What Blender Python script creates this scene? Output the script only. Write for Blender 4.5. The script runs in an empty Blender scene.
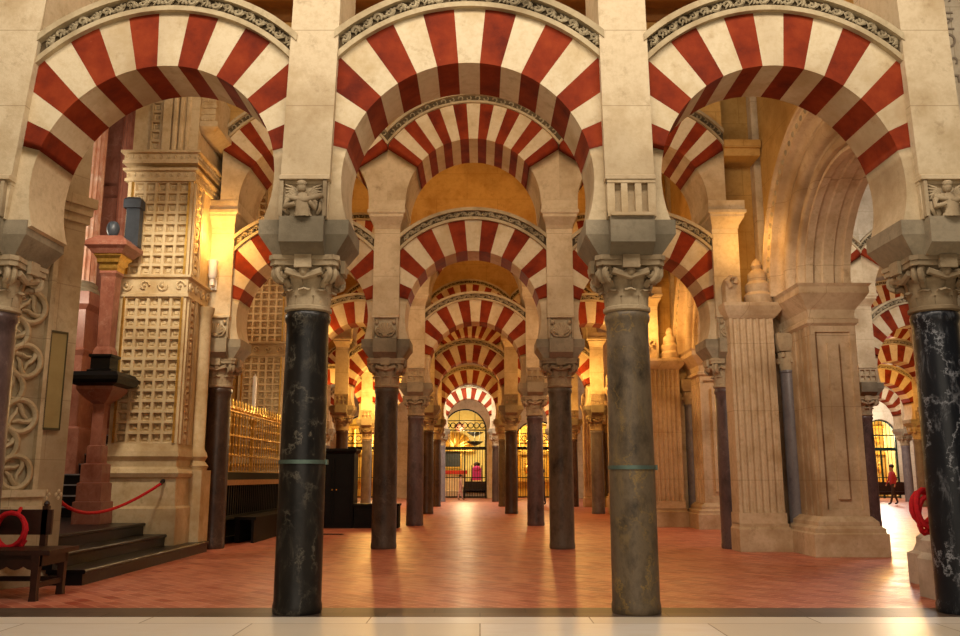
import bpy, bmesh, math, random
from mathutils import Vector, Matrix
random.seed(7)
PI = math.pi
sc = bpy.context.scene
COL = sc.collection
R = math.radians

# ------------------------------------------------------------------ materials
def lin(h):
    h = h.lstrip('#'); out = []
    for i in (0, 2, 4):
        c = int(h[i:i+2], 16) / 255
        out.append(c/12.92 if c <= .04045 else ((c+.055)/1.055)**2.4)
    return (*out, 1)

class NT:
    def __init__(s, name):
        s.m = bpy.data.materials.new(name); s.m.use_nodes = True
        s.t = s.m.node_tree; s.b = s.t.nodes['Principled BSDF']
        s.co = s.t.nodes.new('ShaderNodeTexCoord')
        info = s.t.nodes.new('ShaderNodeObjectInfo')
        mul = s.n('ShaderNodeVectorMath', operation='SCALE'); mul.inputs[0].default_value = (7.3, 3.1, 5.7)
        s.t.links.new(info.outputs['Random'], mul.inputs['Scale'])
        add = s.n('ShaderNodeVectorMath', operation='ADD')
        s.l(s.co.outputs['Object'], add.inputs[0]); s.l(mul.outputs[0], add.inputs[1])
        s.v = add.outputs[0]; s.raw = s.co.outputs['Object']
    def n(s, typ, **k):
        o = s.t.nodes.new(typ)
        for a, b in k.items(): setattr(o, a, b)
        return o
    def l(s, a, b): s.t.links.new(a, b)
    def noise(s, scale, detail=4, rough=.6, vec=None, dist=0, stretch=None):
        o = s.n('ShaderNodeTexNoise'); o.inputs['Scale'].default_value = scale
        o.inputs['Detail'].default_value = detail; o.inputs['Roughness'].default_value = rough
        o.inputs['Distortion'].default_value = dist
        v = vec or s.v
        if stretch:
            mp = s.n('ShaderNodeMapping'); mp.inputs['Scale'].default_value = stretch
            s.l(v, mp.inputs['Vector']); v = mp.outputs[0]
        s.l(v, o.inputs['Vector']); return o.outputs['Fac']
    def ramp(s, fac, stops):
        o = s.n('ShaderNodeValToRGB'); e = o.color_ramp.elements
        while len(e) < len(stops): e.new(.5)
        for k, (p, c) in enumerate(stops):
            e[k].position = p; e[k].color = lin(c) if isinstance(c, str) else c if isinstance(c, tuple) else (c, c, c, 1)
        s.l(fac, o.inputs['Fac']); return o.outputs['Color']
    def mix(s, fac, a, b, mode='MIX'):
        o = s.n('ShaderNodeMix', data_type='RGBA', blend_type=mode)
        for sock, val in ((o.inputs[0], fac), (o.inputs[6], a), (o.inputs[7], b)):
            if isinstance(val, (int, float)): sock.default_value = val if sock.type == 'VALUE' else (val, val, val, 1)
            elif isinstance(val, str): sock.default_value = lin(val)
            elif isinstance(val, tuple): sock.default_value = val
            else: s.l(val, sock)
        return o.outputs[2]
    def out(s, col, rough=.7, bump=None, strength=.2, dist=.02, metal=0, spec=.4):
        if isinstance(col, str): s.b.inputs['Base Color'].default_value = lin(col)
        else: s.l(col, s.b.inputs['Base Color'])
        if isinstance(rough, (int, float)): s.b.inputs['Roughness'].default_value = rough
        else: s.l(rough, s.b.inputs['Roughness'])
        s.b.inputs['Metallic'].default_value = metal
        s.b.inputs['Specular IOR Level'].default_value = spec
        if bump is not None:
            bp = s.n('ShaderNodeBump'); bp.inputs['Strength'].default_value = strength
            bp.inputs['Distance'].default_value = dist
            s.l(bump, bp.inputs['Height']); s.l(bp.outputs[0], s.b.inputs['Normal'])
        return s.m

def stone(name, c0, c1, c2, rough=.85, joints=None, bump=.35):
    t = NT(name); c0, c1, c2 = [tuple(k*v for v in lin(c)[:3])+(1,) for c, k in ((c0, .74), (c1, .64), (c2, .5))]
    a = t.noise(1.7, 5, .65); b = t.noise(14, 5, .7); c = t.noise(.5, 3)
    col = t.ramp(a, [(.3, c1), (.52, c0), (.75, c0)])
    col = t.mix(t.ramp(b, [(.45, 0.0), (.75, .55)]), col, c1)
    col = t.mix(t.ramp(c, [(.50, 0.0), (.68, .7)]), col, c2)
    col = t.mix(t.ramp(t.noise(5.5, 8, .75), [(.56, 0.0), (.74, .6)]), col, c2)
    if joints:
        w, h = joints
        sp = t.n('ShaderNodeSeparateXYZ'); t.l(t.raw, sp.inputs[0])
        ad = t.n('ShaderNodeMath', operation='ADD'); t.l(sp.outputs[0], ad.inputs[0]); t.l(sp.outputs[1], ad.inputs[1])
        cb = t.n('ShaderNodeCombineXYZ'); t.l(ad.outputs[0], cb.inputs[0]); t.l(sp.outputs[2], cb.inputs[1])
        br = t.n('ShaderNodeTexBrick'); t.l(cb.outputs[0], br.inputs['Vector'])
        br.inputs['Scale'].default_value = 1; br.inputs['Brick Width'].default_value = w; br.inputs['Row Height'].default_value = h
        br.inputs['Mortar Size'].default_value = .006; br.inputs['Mortar Smooth'].default_value = .3
        col = t.mix(t.mix(.5, br.outputs['Fac'], 0.0), col, c2)
    return t.out(col, rough, t.noise(30, 6, .7), bump, .012, spec=.25)

def marble(name, base, dark, vein, vscale=2.2, vein_w=.03, rough=.28, amount=1.0):
    t = NT(name)
    n1 = t.noise(2.2, 7, .7, stretch=(1, 1, .6)); n2 = t.noise(9, 6, .7)
    col = t.ramp(n1, [(.32, dark), (.5, base), (.72, dark)])
    col = t.mix(t.ramp(n2, [(.5, 0.0), (.8, .5)]), col, base)
    dn = t.n('ShaderNodeTexNoise'); dn.inputs['Scale'].default_value = 2.6; dn.inputs['Detail'].default_value = 6; dn.inputs['Roughness'].default_value = .7
    t.l(t.v, dn.inputs['Vector'])
    sc_ = t.n('ShaderNodeVectorMath', operation='SCALE'); t.l(dn.outputs['Color'], sc_.inputs[0]); sc_.inputs['Scale'].default_value = .75
    ad_ = t.n('ShaderNodeVectorMath', operation='ADD'); t.l(t.v, ad_.inputs[0]); t.l(sc_.outputs[0], ad_.inputs[1])
    mp_ = t.n('ShaderNodeMapping'); mp_.inputs['Scale'].default_value = (1.3, 1.3, .75); mp_.inputs['Rotation'].default_value = (.5, .3, 0); t.l(ad_.outputs[0], mp_.inputs['Vector'])
    vo_ = t.n('ShaderNodeTexVoronoi', feature='DISTANCE_TO_EDGE'); vo_.inputs['Scale'].default_value = vscale; t.l(mp_.outputs[0], vo_.inputs['Vector'])
    veins = t.ramp(vo_.outputs['Distance'], [(0, amount), (vein_w*.4, amount*.4), (vein_w*1.6, 0.0)])
    brk = t.ramp(t.noise(3.1, 4, .6), [(.42, 0.0), (.62, 1.0)])
    vm = t.mix(1.0, veins, brk, 'MULTIPLY')
    col = t.mix(vm, col, vein)
    cl = t.ramp(t.noise(3.5, 8, .8, dist=.8, stretch=(1.6, 1.6, .5)), [(.54, 0.0), (.76, .5*amount)])
    col = t.mix(cl, col, vein)
    return t.out(col, rough, t.noise(25, 5, .7), .12, .01, spec=.32)

def plain(name, c, rough=.6, metal=0, var=.25, scale=8, spec=.4, c2=None):
    t = NT(name)
    col = t.mix(t.ramp(t.noise(scale, 5, .65), [(.35, 0.0), (.75, 1.0)]), c, c2 or c) if c2 else c
    return t.out(col, rough, t.noise(40, 4), .15, .006, metal, spec)

M = {}
M['stone'] = stone('cream limestone', '#e6d3ad', '#cdb287', '#b1946a')
M['pier'] = stone('ashlar limestone', '#f2dcb4', '#dfc294', '#bf9c6e', joints=(1.7, .78))
M['pale'] = stone('pale plastered limestone', '#ead9ba', '#d6bf9a', '#bfa67f', joints=(1.5, .62))
M['impost'] = stone('grey impost stone', '#b5a68a', '#988a70', '#776b54')
M['capital'] = stone('carved capital stone', '#cfb994', '#a98f6b', '#8d7656')
M['voussoir'] = stone('cream voussoir plaster', '#f6e2ba', '#e8cb98', '#cda472', bump=.25)
M['springer'] = stone('springer stone', '#ecd5ac', '#d6b98c', '#b9976c')
t = NT('red painted voussoir')
col = t.ramp(t.noise(2.5, 5, .65), [(.3, '#5e1c09'), (.5, '#812c0e'), (.72, '#963c18')])
col = t.mix(t.ramp(t.noise(16, 6, .75, stretch=(1, 1, 1)), [(.66, 0.0), (.8, .5)]), col, '#d99a6c')
M['red'] = t.out(col, .8, t.noise(30, 5), .2, .01, spec=.2)
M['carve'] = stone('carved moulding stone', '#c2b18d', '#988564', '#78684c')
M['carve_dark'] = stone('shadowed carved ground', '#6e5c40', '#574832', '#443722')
M['mould'] = stone('moulding fillet stone', '#d8c49c', '#bda47a', '#a08860')
M['ochre'] = stone('ochre limewash', '#d8ac62', '#c6944a', '#ad7c38', joints=(1.6, .7), bump=.15)
M['timber'] = plain('painted ceiling timber', '#8a5a26', .7, c2='#6a421a', scale=4)
M['goldstone'] = stone('plateresque carved stone', '#f0d8aa', '#dcb981', '#b98f55', bump=.3)
M['ren'] = stone('renaissance limestone', '#ecd0a8', '#d6b283', '#b08a5a', joints=(1.9, 1.15), bump=.25)
M['gothic'] = stone('gothic tracery stone', '#e6d0a6', '#cdb283', '#b3956a', joints=(1.1, .7))
M['plinth'] = stone('white plinth stone', '#efe6d4', '#dbcfb8', '#c4b69c')
M['black'] = marble('black veined marble', '#24211d', '#0e0d0c', '#8f8674', 1.7, .03, .34, .6)
M['black_white'] = marble('black marble with white clouds', '#1b1d22', '#0e1014', '#b4b6bc', 2.0, .03, .32, .8)
M['olive'] = marble('olive grey marble', '#6e5f4a', '#2a231a', '#a0803f', 2.2, .03, .42, .85)
M['grey'] = marble('grey marble', '#716656', '#332d26', '#8f8472', 1.8, .03, .4, .5)
M['greyd'] = marble('dark grey marble', '#5d5145', '#241e1a', '#85796b', 1.8, .03, .4, .5)
M['purple'] = marble('purple brown marble', '#604c48', '#2d211f', '#8d7a72', 2.4, .03, .33, .5)
M['lilac'] = marble('lilac grey marble', '#77706f', '#575052', '#a39a98', 2.4, .03, .36, .5)
M['brown'] = marble('dark brown marble', '#4b3a30', '#2b2019', '#7d6654', 2.4, .03, .33, .5)
M['redmarble'] = marble('red and white marble', '#d9a88c', '#b8684a', '#f2e6d8', 1.3, .14, .4, .95)
M['redplain'] = marble('rose red marble', '#9a6350', '#7a4433', '#c8a08c', 2.4, .03, .35, .5)
M['blackstep'] = marble('polished black marble', '#0a090a', '#050506', '#3a3a40', 1.6, .015, .32, .3)
M['band'] = plain('green patina metal', '#6f8478', .5, .6, c2='#55685e')
M['gold'] = plain('gilded brass', '#ecc268', .3, .85, c2='#c08f36', scale=14)
M['giltwall'] = stone('gilded relief plaster', '#e0b85a', '#c4943a', '#9a6c24', rough=.55, bump=.8)
M['yellowwall'] = plain('pale yellow chapel wall', '#efdc98', .7, c2='#dcc070', scale=3)
M['iron'] = plain('black wrought iron', '#141312', .45, .6, c2='#201c18')
M['greeniron'] = plain('dark green iron', '#1d2f27', .45, .5)
M['wood'] = plain('dark walnut wood', '#3a2015', .4, c2='#24120b', scale=10)
M['blackwood'] = plain('black stained wood', '#0b0806', .6, c2='#130d09', scale=10, spec=.15)
M['tanwood'] = plain('tan wood ledge', '#a8763f', .45, c2='#855a2c', scale=10)
M['rope'] = plain('red velvet rope', '#d3101c', .75, c2='#a50a14', scale=30)
M['steel'] = plain('dark steel hook', '#3a3634', .35, .8)
M['board'] = plain('olive tan panel', '#a08c5a', .5, c2='#8e7a4a', scale=3)
M['boardedge'] = plain('dark panel frame', '#4a4128', .5)
M['white'] = plain('white painted metal', '#e4e0d6', .4)
M['wax'] = plain('white candle wax', '#f1ead8', .5)
M['magenta'] = plain('magenta upholstery', '#c4307c', .7)
M['redcloth'] = plain('red altar cloth', '#b8281c', .7)
M['altar'] = plain('cream altar front', '#d8b79a', .7, c2='#c79c7c')
M['skin'] = plain('skin', '#b98468', .6)
M['hair'] = plain('dark hair', '#2a1c14', .6)
M['navy'] = plain('navy clothes', '#1d2335', .8)
M['pink'] = plain('faded pink clothes', '#c79a8a', .8)
M['redshirt'] = plain('red shirt', '#a83038', .8)
M['darktrouser'] = plain('dark trousers', '#3a2c2a', .8)
M['grate'] = plain('dark iron grate', '#231d1a', .5, .5)
M['inscr'] = plain('weathered inscription grey', '#8a7a66', .8)
M['doorgrey'] = plain('grey slab', '#3c4147', .4, c2='#2c3036')
def emit(name, c, s):
    m = bpy.data.materials.new(name); m.use_nodes = True
    b = m.node_tree.nodes['Principled BSDF']; b.inputs['Base Color'].default_value = lin(c)
    b.inputs['Emission Color'].default_value = lin(c); b.inputs['Emission Strength'].default_value = s
    return m
M['lens'] = emit('lit lamp lens', '#ffd890', 9)

def floor_tiles():
    t = NT('terracotta brick paving')
    mp = t.n('ShaderNodeMapping'); mp.inputs['Rotation'].default_value = (0, 0, R(45)); t.l(t.raw, mp.inputs['Vector'])
    br = t.n('ShaderNodeTexBrick'); t.l(mp.outputs[0], br.inputs['Vector'])
    br.inputs['Scale'].default_value = 1; br.inputs['Brick Width'].default_value = .29; br.inputs['Row Height'].default_value = .14
    br.inputs['Mortar Size'].default_value = .005; br.inputs['Bias'].default_value = 0
    br.inputs['Color1'].default_value = lin('#a0452f'); br.inputs['Color2'].default_value = lin('#cc7a5e')
    br.inputs['Mortar'].default_value = lin('#e0a080')
    col = t.mix(t.ramp(t.noise(.7, 5, .6), [(.4, 0.0), (.75, .4)]), br.outputs['Color'], '#d28b70')
    col = t.mix(t.ramp(t.noise(6, 5, .7), [(.52, 0.0), (.8, .45)]), col, '#9a4229')
    rg = t.ramp(t.noise(3, 5, .7), [(.3, .3), (.75, .5)])
    return t.out(col, rg, t.mix(.4, br.outputs['Fac'], t.noise(12, 4)), .12, .01, spec=.5)
M['floor'] = floor_tiles()
def slab(name, c1, c2, cm, w, h, rough):
    t = NT(name)
    br = t.n('ShaderNodeTexBrick'); t.l(t.raw, br.inputs['Vector'])
    br.inputs['Scale'].default_value = 1; br.inputs['Brick Width'].default_value = w; br.inputs['Row Height'].default_value = h
    br.inputs['Mortar Size'].default_value = .006
    br.inputs['Color1'].default_value = lin(c1); br.inputs['Color2'].default_value = lin(c2); br.inputs['Mortar'].default_value = lin(cm)
    col = t.mix(t.ramp(t.noise(2.2, 6, .7, stretch=(1, 2.5, 1)), [(.45, 0.0), (.8, .6)]), br.outputs['Color'], c2)
    return t.out(col, rough, t.noise(20, 4), .05, .005, spec=.5)
M['slabs'] = slab('cream marble slabs', '#efe9dc', '#ddd0b6', '#8f7a58', 1.9, .62, .35)
M['strip'] = slab('dark threshold stone', '#5e4e42', '#352a23', '#0e0b08', .83, 4.0, .4)

# ------------------------------------------------------------------ mesh builder
class MB:
    def __init__(s): s.v = []; s.f = []; s.mi = []; s.cur = 0; s.xf = None
    def add(s, vs, fs, m=None):
        b = len(s.v)
        if s.xf: vs = [s.xf(*p) for p in vs]
        s.v += [tuple(p) for p in vs]
        for f in fs:
            s.f.append([i+b for i in f]); s.mi.append(s.cur if m is None else m)
    def box(s, x0, x1, y0, y1, z0, z1, m=None):
        s.add([(x0,y0,z0),(x1,y0,z0),(x1,y1,z0),(x0,y1,z0),(x0,y0,z1),(x1,y0,z1),(x1,y1,z1),(x0,y1,z1)],
              [(0,3,2,1),(4,5,6,7),(0,1,5,4),(1,2,6,5),(2,3,7,6),(3,0,4,7)], m)
    def loft(s, rects, m=None):                       # rects: (x0,x1,y0,y1,z)
        vs = []; fs = []
        for x0, x1, y0, y1, z in rects: vs += [(x0,y0,z),(x1,y0,z),(x1,y1,z),(x0,y1,z)]
        for k in range(len(rects)-1):
            a = 4*k
            for j in range(4): fs.append((a+j, a+(j+1)%4, a+4+(j+1)%4, a+4+j))
        e = 4*(len(rects)-1)
        fs += [(3,2,1,0), (e,e+1,e+2,e+3)]; s.add(vs, fs, m)
    def stack(s, cx, cy, prof, m=None):               # prof: (hx, hy, z)
        s.loft([(cx-a, cx+a, cy-b, cy+b, z) for a, b, z in prof], m)
    def prism(s, poly, z0, z1, m=None):
        n = len(poly)
        s.add([(x,y,z0) for x,y in poly]+[(x,y,z1) for x,y in poly],
              [tuple(range(n-1,-1,-1)), tuple(range(n,2*n))]+[(i,(i+1)%n,n+(i+1)%n,n+i) for i in range(n)], m)
    def prism_y(s, poly, y0, y1, m=None):             # poly in x,z
        n = len(poly)
        s.add([(x,y0,z) for x,z in poly]+[(x,y1,z) for x,z in poly],
              [tuple(range(n-1,-1,-1)), tuple(range(n,2*n))]+[(i,(i+1)%n,n+(i+1)%n,n+i) for i in range(n)], m)
    def lathe(s, prof, n=24, cx=0, cy=0, m=None):
        vs = []; fs = []
        for r, z in prof:
            for k in range(n): a = 2*PI*k/n; vs.append((cx+r*math.cos(a), cy+r*math.sin(a), z))
        for i in range(len(prof)-1):
            for k in range(n): fs.append((i*n+k, i*n+(k+1)%n, (i+1)*n+(k+1)%n, (i+1)*n+k))
        fs += [tuple(range(n-1,-1,-1)), tuple(range((len(prof)-1)*n, len(prof)*n))]
        s.add(vs, fs, m)
    def tube(s, pts, r, n=6, closed=False, m=None):
        P = [Vector(p) for p in pts]; L = len(P); vs = []; fs = []
        up = Vector((0.13, .31, .94)).normalized(); prev = None
        for i in range(L):
            a = P[(i-1) % L] if closed or i else P[i]; b = P[(i+1) % L] if closed or i < L-1 else P[i]
            d = (b-a).normalized()
            u = prev - d*prev.dot(d) if prev else d.cross(up)
            if u.length < 1e-4: u = d.cross(Vector((1, 0, 0)))
            u.normalize(); prev = u; w = d.cross(u)
            rr = r[i] if isinstance(r, (list, tuple)) else r
            for k in range(n):
                t = 2*PI*k/n; vs.append(P[i]+u*(rr*math.cos(t))+w*(rr*math.sin(t)))
        for i in range(L if closed else L-1):
            j = (i+1) % L
            for k in range(n): fs.append((i*n+k, i*n+(k+1)%n, j*n+(k+1)%n, j*n+k))
        if not closed: fs += [tuple(range(n-1,-1,-1)), tuple(range((L-1)*n, L*n))]
        s.add(vs, fs, m)
    def ball(s, c, r, n=10, m=None):
        rx, ry, rz = (r, r, r) if isinstance(r, (int, float)) else r
        k = max(4, n//2); vs = [(c[0], c[1], c[2]-rz)]; fs = []
        for i in range(1, k):
            ph = -PI/2+PI*i/k
            for j in range(n):
                a = 2*PI*j/n; vs.append((c[0]+rx*math.cos(ph)*math.cos(a), c[1]+ry*math.cos(ph)*math.sin(a), c[2]+rz*math.sin(ph)))
        vs.append((c[0], c[1], c[2]+rz)); T = len(vs)-1
        for j in range(n):
            fs.append((0, 1+(j+1)%n, 1+j)); fs.append((T, T-n+j, T-n+(j+1)%n))
        for i in range(k-2):
            for j in range(n): fs.append((1+i*n+j, 1+i*n+(j+1)%n, 1+(i+1)*n+(j+1)%n, 1+(i+1)*n+j))
        s.add(vs, fs, m)
    def ring(s, cx, cz, rin, rout, a0, a1, y0, y1, n, m=None, caps=True):
        """arch sector in the x-z plane; angles from the vertical; rin/rout numbers or functions of the angle; a0/a1 numbers or functions of r"""
        fi = rin if callable(rin) else (lambda a: rin); fo = rout if callable(rout) else (lambda a: rout)
        vs = []; fs = []
        for k in range(n+1):
            t = k/n
            if callable(a0):
                ri, ro = fi(0), fo(0); ai = a0(ri)+(a1(ri)-a0(ri))*t; ao = a0(ro)+(a1(ro)-a0(ro))*t
            else:
                ai = ao = a0+(a1-a0)*t; ri, ro = fi(ai), fo(ao)
            for y in (y0, y1):
                vs.append((cx+ri*math.sin(ai), y, cz+ri*math.cos(ai))); vs.append((cx+ro*math.sin(ao), y, cz+ro*math.cos(ao)))
        for k in range(n):
            a, b = 4*k, 4*k+4
            fs += [(a,a+1,b+1,b), (a+2,b+2,b+3,a+3), (a,b,b+2,a+2), (a+1,a+3,b+3,b+1)]
        if caps: fs += [(0,2,3,1), (4*n,4*n+1,4*n+3,4*n+2)]
        s.add(vs, fs, m)
    def mesh(s, name, mats, smooth=True, angle=38, merge=False):
        me = bpy.data.meshes.new(name); me.from_pydata(s.v, [], s.f)
        for x in mats: me.materials.append(x)
        me.polygons.foreach_set('material_index', s.mi)
        bm = bmesh.new(); bm.from_mesh(me)
        if merge: bmesh.ops.remove_doubles(bm, verts=bm.verts, dist=1e-5)
        bmesh.ops.recalc_face_normals(bm, faces=bm.faces); bm.to_mesh(me); bm.free()
        if smooth: me.shade_smooth(); me.set_sharp_from_angle(angle=R(angle))
        me.update(); return me

def link(name, me, parent=None, loc=(0,0,0), rz=0, scale=None):
    o = bpy.data.objects.new(name, me); COL.objects.link(o)
    o.location = loc; o.rotation_euler = (0, 0, rz); o.parent = parent
    if scale: o.scale = scale
    return o
def obj(name, mb, mats, parent=None, loc=(0,0,0), rz=0, **k):
    if not isinstance(mats, (list, tuple)): mats = [mats]
    return link(name, mb.mesh(name, mats, **k), parent, loc, rz)
def tag(o, label, cat, group=None):
    o['label'] = label; o['category'] = cat
    if group: o['group'] = group
    return o
def thing(name, label, cat, loc=(0,0,0), group=None, rz=0):
    return tag(link(name, None, None, loc, rz), label, cat, group)
def struct(name, mb, mat):
    o = obj(name, mb, mat, smooth=False); o['kind'] = 'structure'; return o

# ------------------------------------------------------------------ plan
ROW = [8.02+7*k for k in range(6)]
XC = {-2: -7.55, -1: -4.6, 0: -1.65, 1: 1.41, 2: 4.36, 3: 7.2, 4: 9.9, 5: 12.7, 6: 15.5, 7: 18.4, 8: 21.3, 9: 24.2}
def XR(row, i):
    if row == 0 and i == -1: return -4.66
    if row >= 3 and i <= 2:
        a, b = {3: (-1.77, 1.05), 4: (-1.84, .98), 5: (-1.93, .81)}[row]
        return {-2: a-5.8, -1: a-2.9, 0: a, 1: b, 2: b+2.9}[i]
    return XC[i]
ORD = ['front', 'second', 'third', 'fourth', 'fifth', 'sixth']
CEIL = 9.7

# ------------------------------------------------------------------ column meshes
SH0, SH1 = 0.0, 2.74
def shaft_mesh(mat):
    m = MB(); pr = [(.215,0),(.222,.02),(.222,.07),(.214,.1),(.213,.5),(.211,1.2),(.206,1.9),(.199,2.5),(.198,2.63),(.212,2.66),(.217,2.69),(.212,2.72),(.2,2.74)]
    m.lathe(pr, 32); return m.mesh('shaft', [mat])
def leaf(m, ang, r0, z0, h, w, out, curl):
    """one acanthus leaf hugging the bell and curling outward, closed mesh"""
    NL, NW = 7, 4; c, sn = math.cos(ang), math.sin(ang); vs = []; fs = []
    for side in (0, 1):
        for i in range(NL+1):
            t = i/NL
            if t < .7: rr = r0+out*.35*(t/.7)**2; z = z0+h*t/.7*.86
            else:
                q = (t-.7)/.3*PI*.9; rr = r0+out*.35+curl*(1-math.cos(q))*.7+out*.2*(t-.7)/.3; z = z0+h*.86+curl*math.sin(q)*.9
            rr -= .016*side if t < .7 else .01*side
            ww = w*(1.0-.25*t if t < .75 else (.81-.9*(t-.75)))
            for j in range(NW+1):
                u = (j/NW-.5)*2
                rad = rr-.012*abs(u)**2+(.006 if j == NW//2 else 0); tx = u*ww*.5
                vs.append((rad*c-tx*sn, rad*sn+tx*c, z-.012*abs(u)))
    N = (NL+1)*(NW+1)
    for sd in (0, 1):
        for i in range(NL):
            for j in range(NW):
                a = sd*N+i*(NW+1)+j; fs.append((a, a+1, a+NW+2, a+NW+1))
    for i in range(NL):
        for j in (0, NW):
            a = i*(NW+1)+j; fs.append((a, a+NW+1, N+a+NW+1, N+a))
    for j in range(NW):
        for i in (0, NL):
            a = i*(NW+1)+j; fs.append((a, a+1, N+a+1, N+a))
    m.add(vs, fs)
def capital_mesh():
    m = MB()
    m.lathe([(.2,2.74),(.225,2.755),(.225,2.785),(.2,2.8),(.205,2.95),(.215,3.05),(.25,3.12),(.27,3.15),(.2,3.16)], 24)
    for k in range(8): leaf(m, 2*PI*k/8, .205, 2.79, .155, .16, .03, .032)
    for k in range(8): leaf(m, 2*PI*(k+.5)/8, .21, 2.88, .19, .15, .06, .036)
    for k in range(4):                                # volutes at the corners
        a = PI/4+PI/2*k; c, s = math.cos(a), math.sin(a)
        pts = []; rad = []
        for i in range(15):
            q = i/14; th = -PI/2+q*2.6*PI; rr = .075*(1-.72*q)
            pts.append((c*(.315+rr*math.cos(th)*.95), s*(.315+rr*math.cos(th)*.95), 3.09+rr*math.sin(th))); rad.append(.03-.008*q)
        for off in (-.028, .028): m.tube([(p[0]-s*off, p[1]+c*off, p[2]) for p in pts], rad, 6)
        m.tube([(c*.22, s*.22, 2.97), (c*.26, s*.26, 3.02), (c*.315, s*.315, 3.015)], [.03,.034,.03], 6)
    for k in range(4):                                # central block under the abacus
        a = PI/2*k; c, s = math.cos(a), math.sin(a)
        m.ball((c*.275, s*.275, 3.1), (.055, .055, .06), 8)
        m.tube([(c*.285-s*.17, s*.285+c*.17, 3.1), (c*.27, s*.27, 3.05), (c*.285+s*.17, s*.285-c*.17, 3.1)], .034, 6)
    poly = []
    for k in range(4):                                # concave abacus
        a = PI/4+PI/2*k
        for da, rr in ((-.09,.415), (.09,.415)): poly.append((rr*math.cos(a+da), rr*math.sin(a+da)))
        for q in (.25,.5,.75):
            aa = a+PI/2*q; poly.append(((.30 if q == .5 else .325)*math.cos(aa), (.30 if q == .5 else .325)*math.sin(aa)))
    m.prism(poly, 3.15, 3.2); m.prism([(x*1.04, y*1.04) for x, y in poly], 3.2, 3.245)
    for k in range(4):
        a = PI/2*k; m.box(*(sorted((math.cos(a)*.33-.06*abs(math.sin(a))-.02, math.cos(a)*.33+.06*abs(math.sin(a))+.02))),
                         *(sorted((math.sin(a)*.33-.06*abs(math.cos(a))-.02, math.sin(a)*.33+.06*abs(math.cos(a))+.02))), 3.12, 3.245)
    return m.mesh('capital', [M['capital']], angle=50)
def impost_mesh():
    m = MB()
    m.loft([(-.29,.29,-.29,.29,3.24), (-.42,.42,-.365,.365,3.43), (-.42,.42,-.365,.365,3.57)])
    m.loft([(-.2,.2,-.33,.33,3.24), (-.205,.205,-.47,.47,3.33), (-.205,.205,-.47,.47,3.575)])
    return m.mesh('impost_block', [M['impost']], smooth=False)
def pier_mesh(top, lean=0):
    m = MB(); m.xf = lambda x, y, z: (x+lean*(z-3.57)/2.3, y, z)
    m.box(-.225,.225,-.40,.40,3.57,3.94)
    m.loft([(-.235,.235,-.47,.47,3.935),(-.235,.235,-.47,.47,3.97),(-.23,.23,-.43,.43,3.99),(-.23,.23,-.43,.43,top)])
    return m.mesh('pier', [M['pier']], smooth=False)
def upper_mesh():
    m = MB()
    m.loft([(-.235,.235,-.44,.44,5.55),(-.24,.24,-.48,.48,5.6),(-.30,.30,-.62,.62,5.72),(-.30,.30,-.62,.62,5.76),(-.335,.335,-.65,.65,5.79),(-.335,.335,-.65,.65,5.84),(-.32,.32,-.61,.61,5.86),(-.32,.32,-.61,.61,6.02)])
    return m.mesh('corbel_cornice', [M['pier']], smooth=False)
def frame_relief(m, y):
    m.box(-.22,-.185,y-.055,y,3.58,3.93); m.box(.185,.22,y-.055,y,3.58,3.93)
def relief_angel():
    m = MB(); y = -.40; frame_relief(m, y)
    m.ball((-.01,y-.06,3.855),(.045,.045,.058),12); m.ball((-.01,y-.075,3.885),(.05,.04,.035),10)
    m.tube([(-.01,y-.035,3.80),(0,y-.04,3.72),(.01,y-.05,3.62),(.01,y-.04,3.585)],[.04,.085,.075,.09],10)
    m.tube([(-.15,y-.07,3.76),(.02,y-.1,3.71),(.19,y-.07,3.775)],[.022,.03,.026],8)
    m.tube([(-.06,y-.05,3.775),(-.135,y-.07,3.73),(-.15,y-.09,3.66),(-.06,y-.1,3.68)],[.03,.03,.028,.022],8)
    m.tube([(.06,y-.05,3.775),(.12,y-.07,3.70),(.13,y-.085,3.64),(.07,y-.1,3.7)],[.03,.03,.028,.022],8)
    for s in (-1, 1):
        for k in range(5):
            m.tube([(s*.05,y-.02,3.80-.012*k),(s*(.10+.008*k),y-.03,3.86-.018*k),(s*(.175-.004*k),y-.02,3.895-.036*k)],[.012,.016,.009],6)
        m.tube([(s*.16,y-.03,3.72),(s*.165,y-.04,3.65),(s*.13,y-.03,3.6)],[.02,.03,.02],6)
    return m.mesh('relief_panel',[M['capital']],angle=60)
def relief_slots():
    m = MB(); y = -.40
    for x0, x1 in ((-.225,-.155),(-.095,-.035),(.035,.095),(.155,.225)): m.box(x0,x1,y-.055,y,3.59,3.92)
    m.box(-.225,.225,y-.06,y,3.575,3.62); m.box(-.225,.225,y-.06,y,3.9,3.935); m.box(-.2,.2,y-.10,y-.05,3.575,3.6)
    return m.mesh('relief_panel',[M['pier']],smooth=False)
def relief_shell():
    m = MB(); y = -.40; frame_relief(m, y)
    for k in range(9):
        a = R(-80+20*k); m.tube([(0,y-.04,3.63),(.1*math.sin(a),y-.06,3.66+.1*math.cos(a)),(.15*math.sin(a),y-.04,3.68+.16*math.cos(a))],[.012,.022,.026],6)
    m.ball((0,y-.05,3.62),(.06,.04,.04),8)
    for s in (-1, 1):
        m.tube([(s*.02,y-.03,3.6),(s*.12,y-.05,3.62),(s*.17,y-.05,3.7),(s*.12,y-.05,3.74)],[.02,.025,.025,.02],6); m.ball((s*.15,y-.04,3.86),(.04,.03,.045),8)
    return m.mesh('relief_panel',[M['capital']],angle=60)
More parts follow.
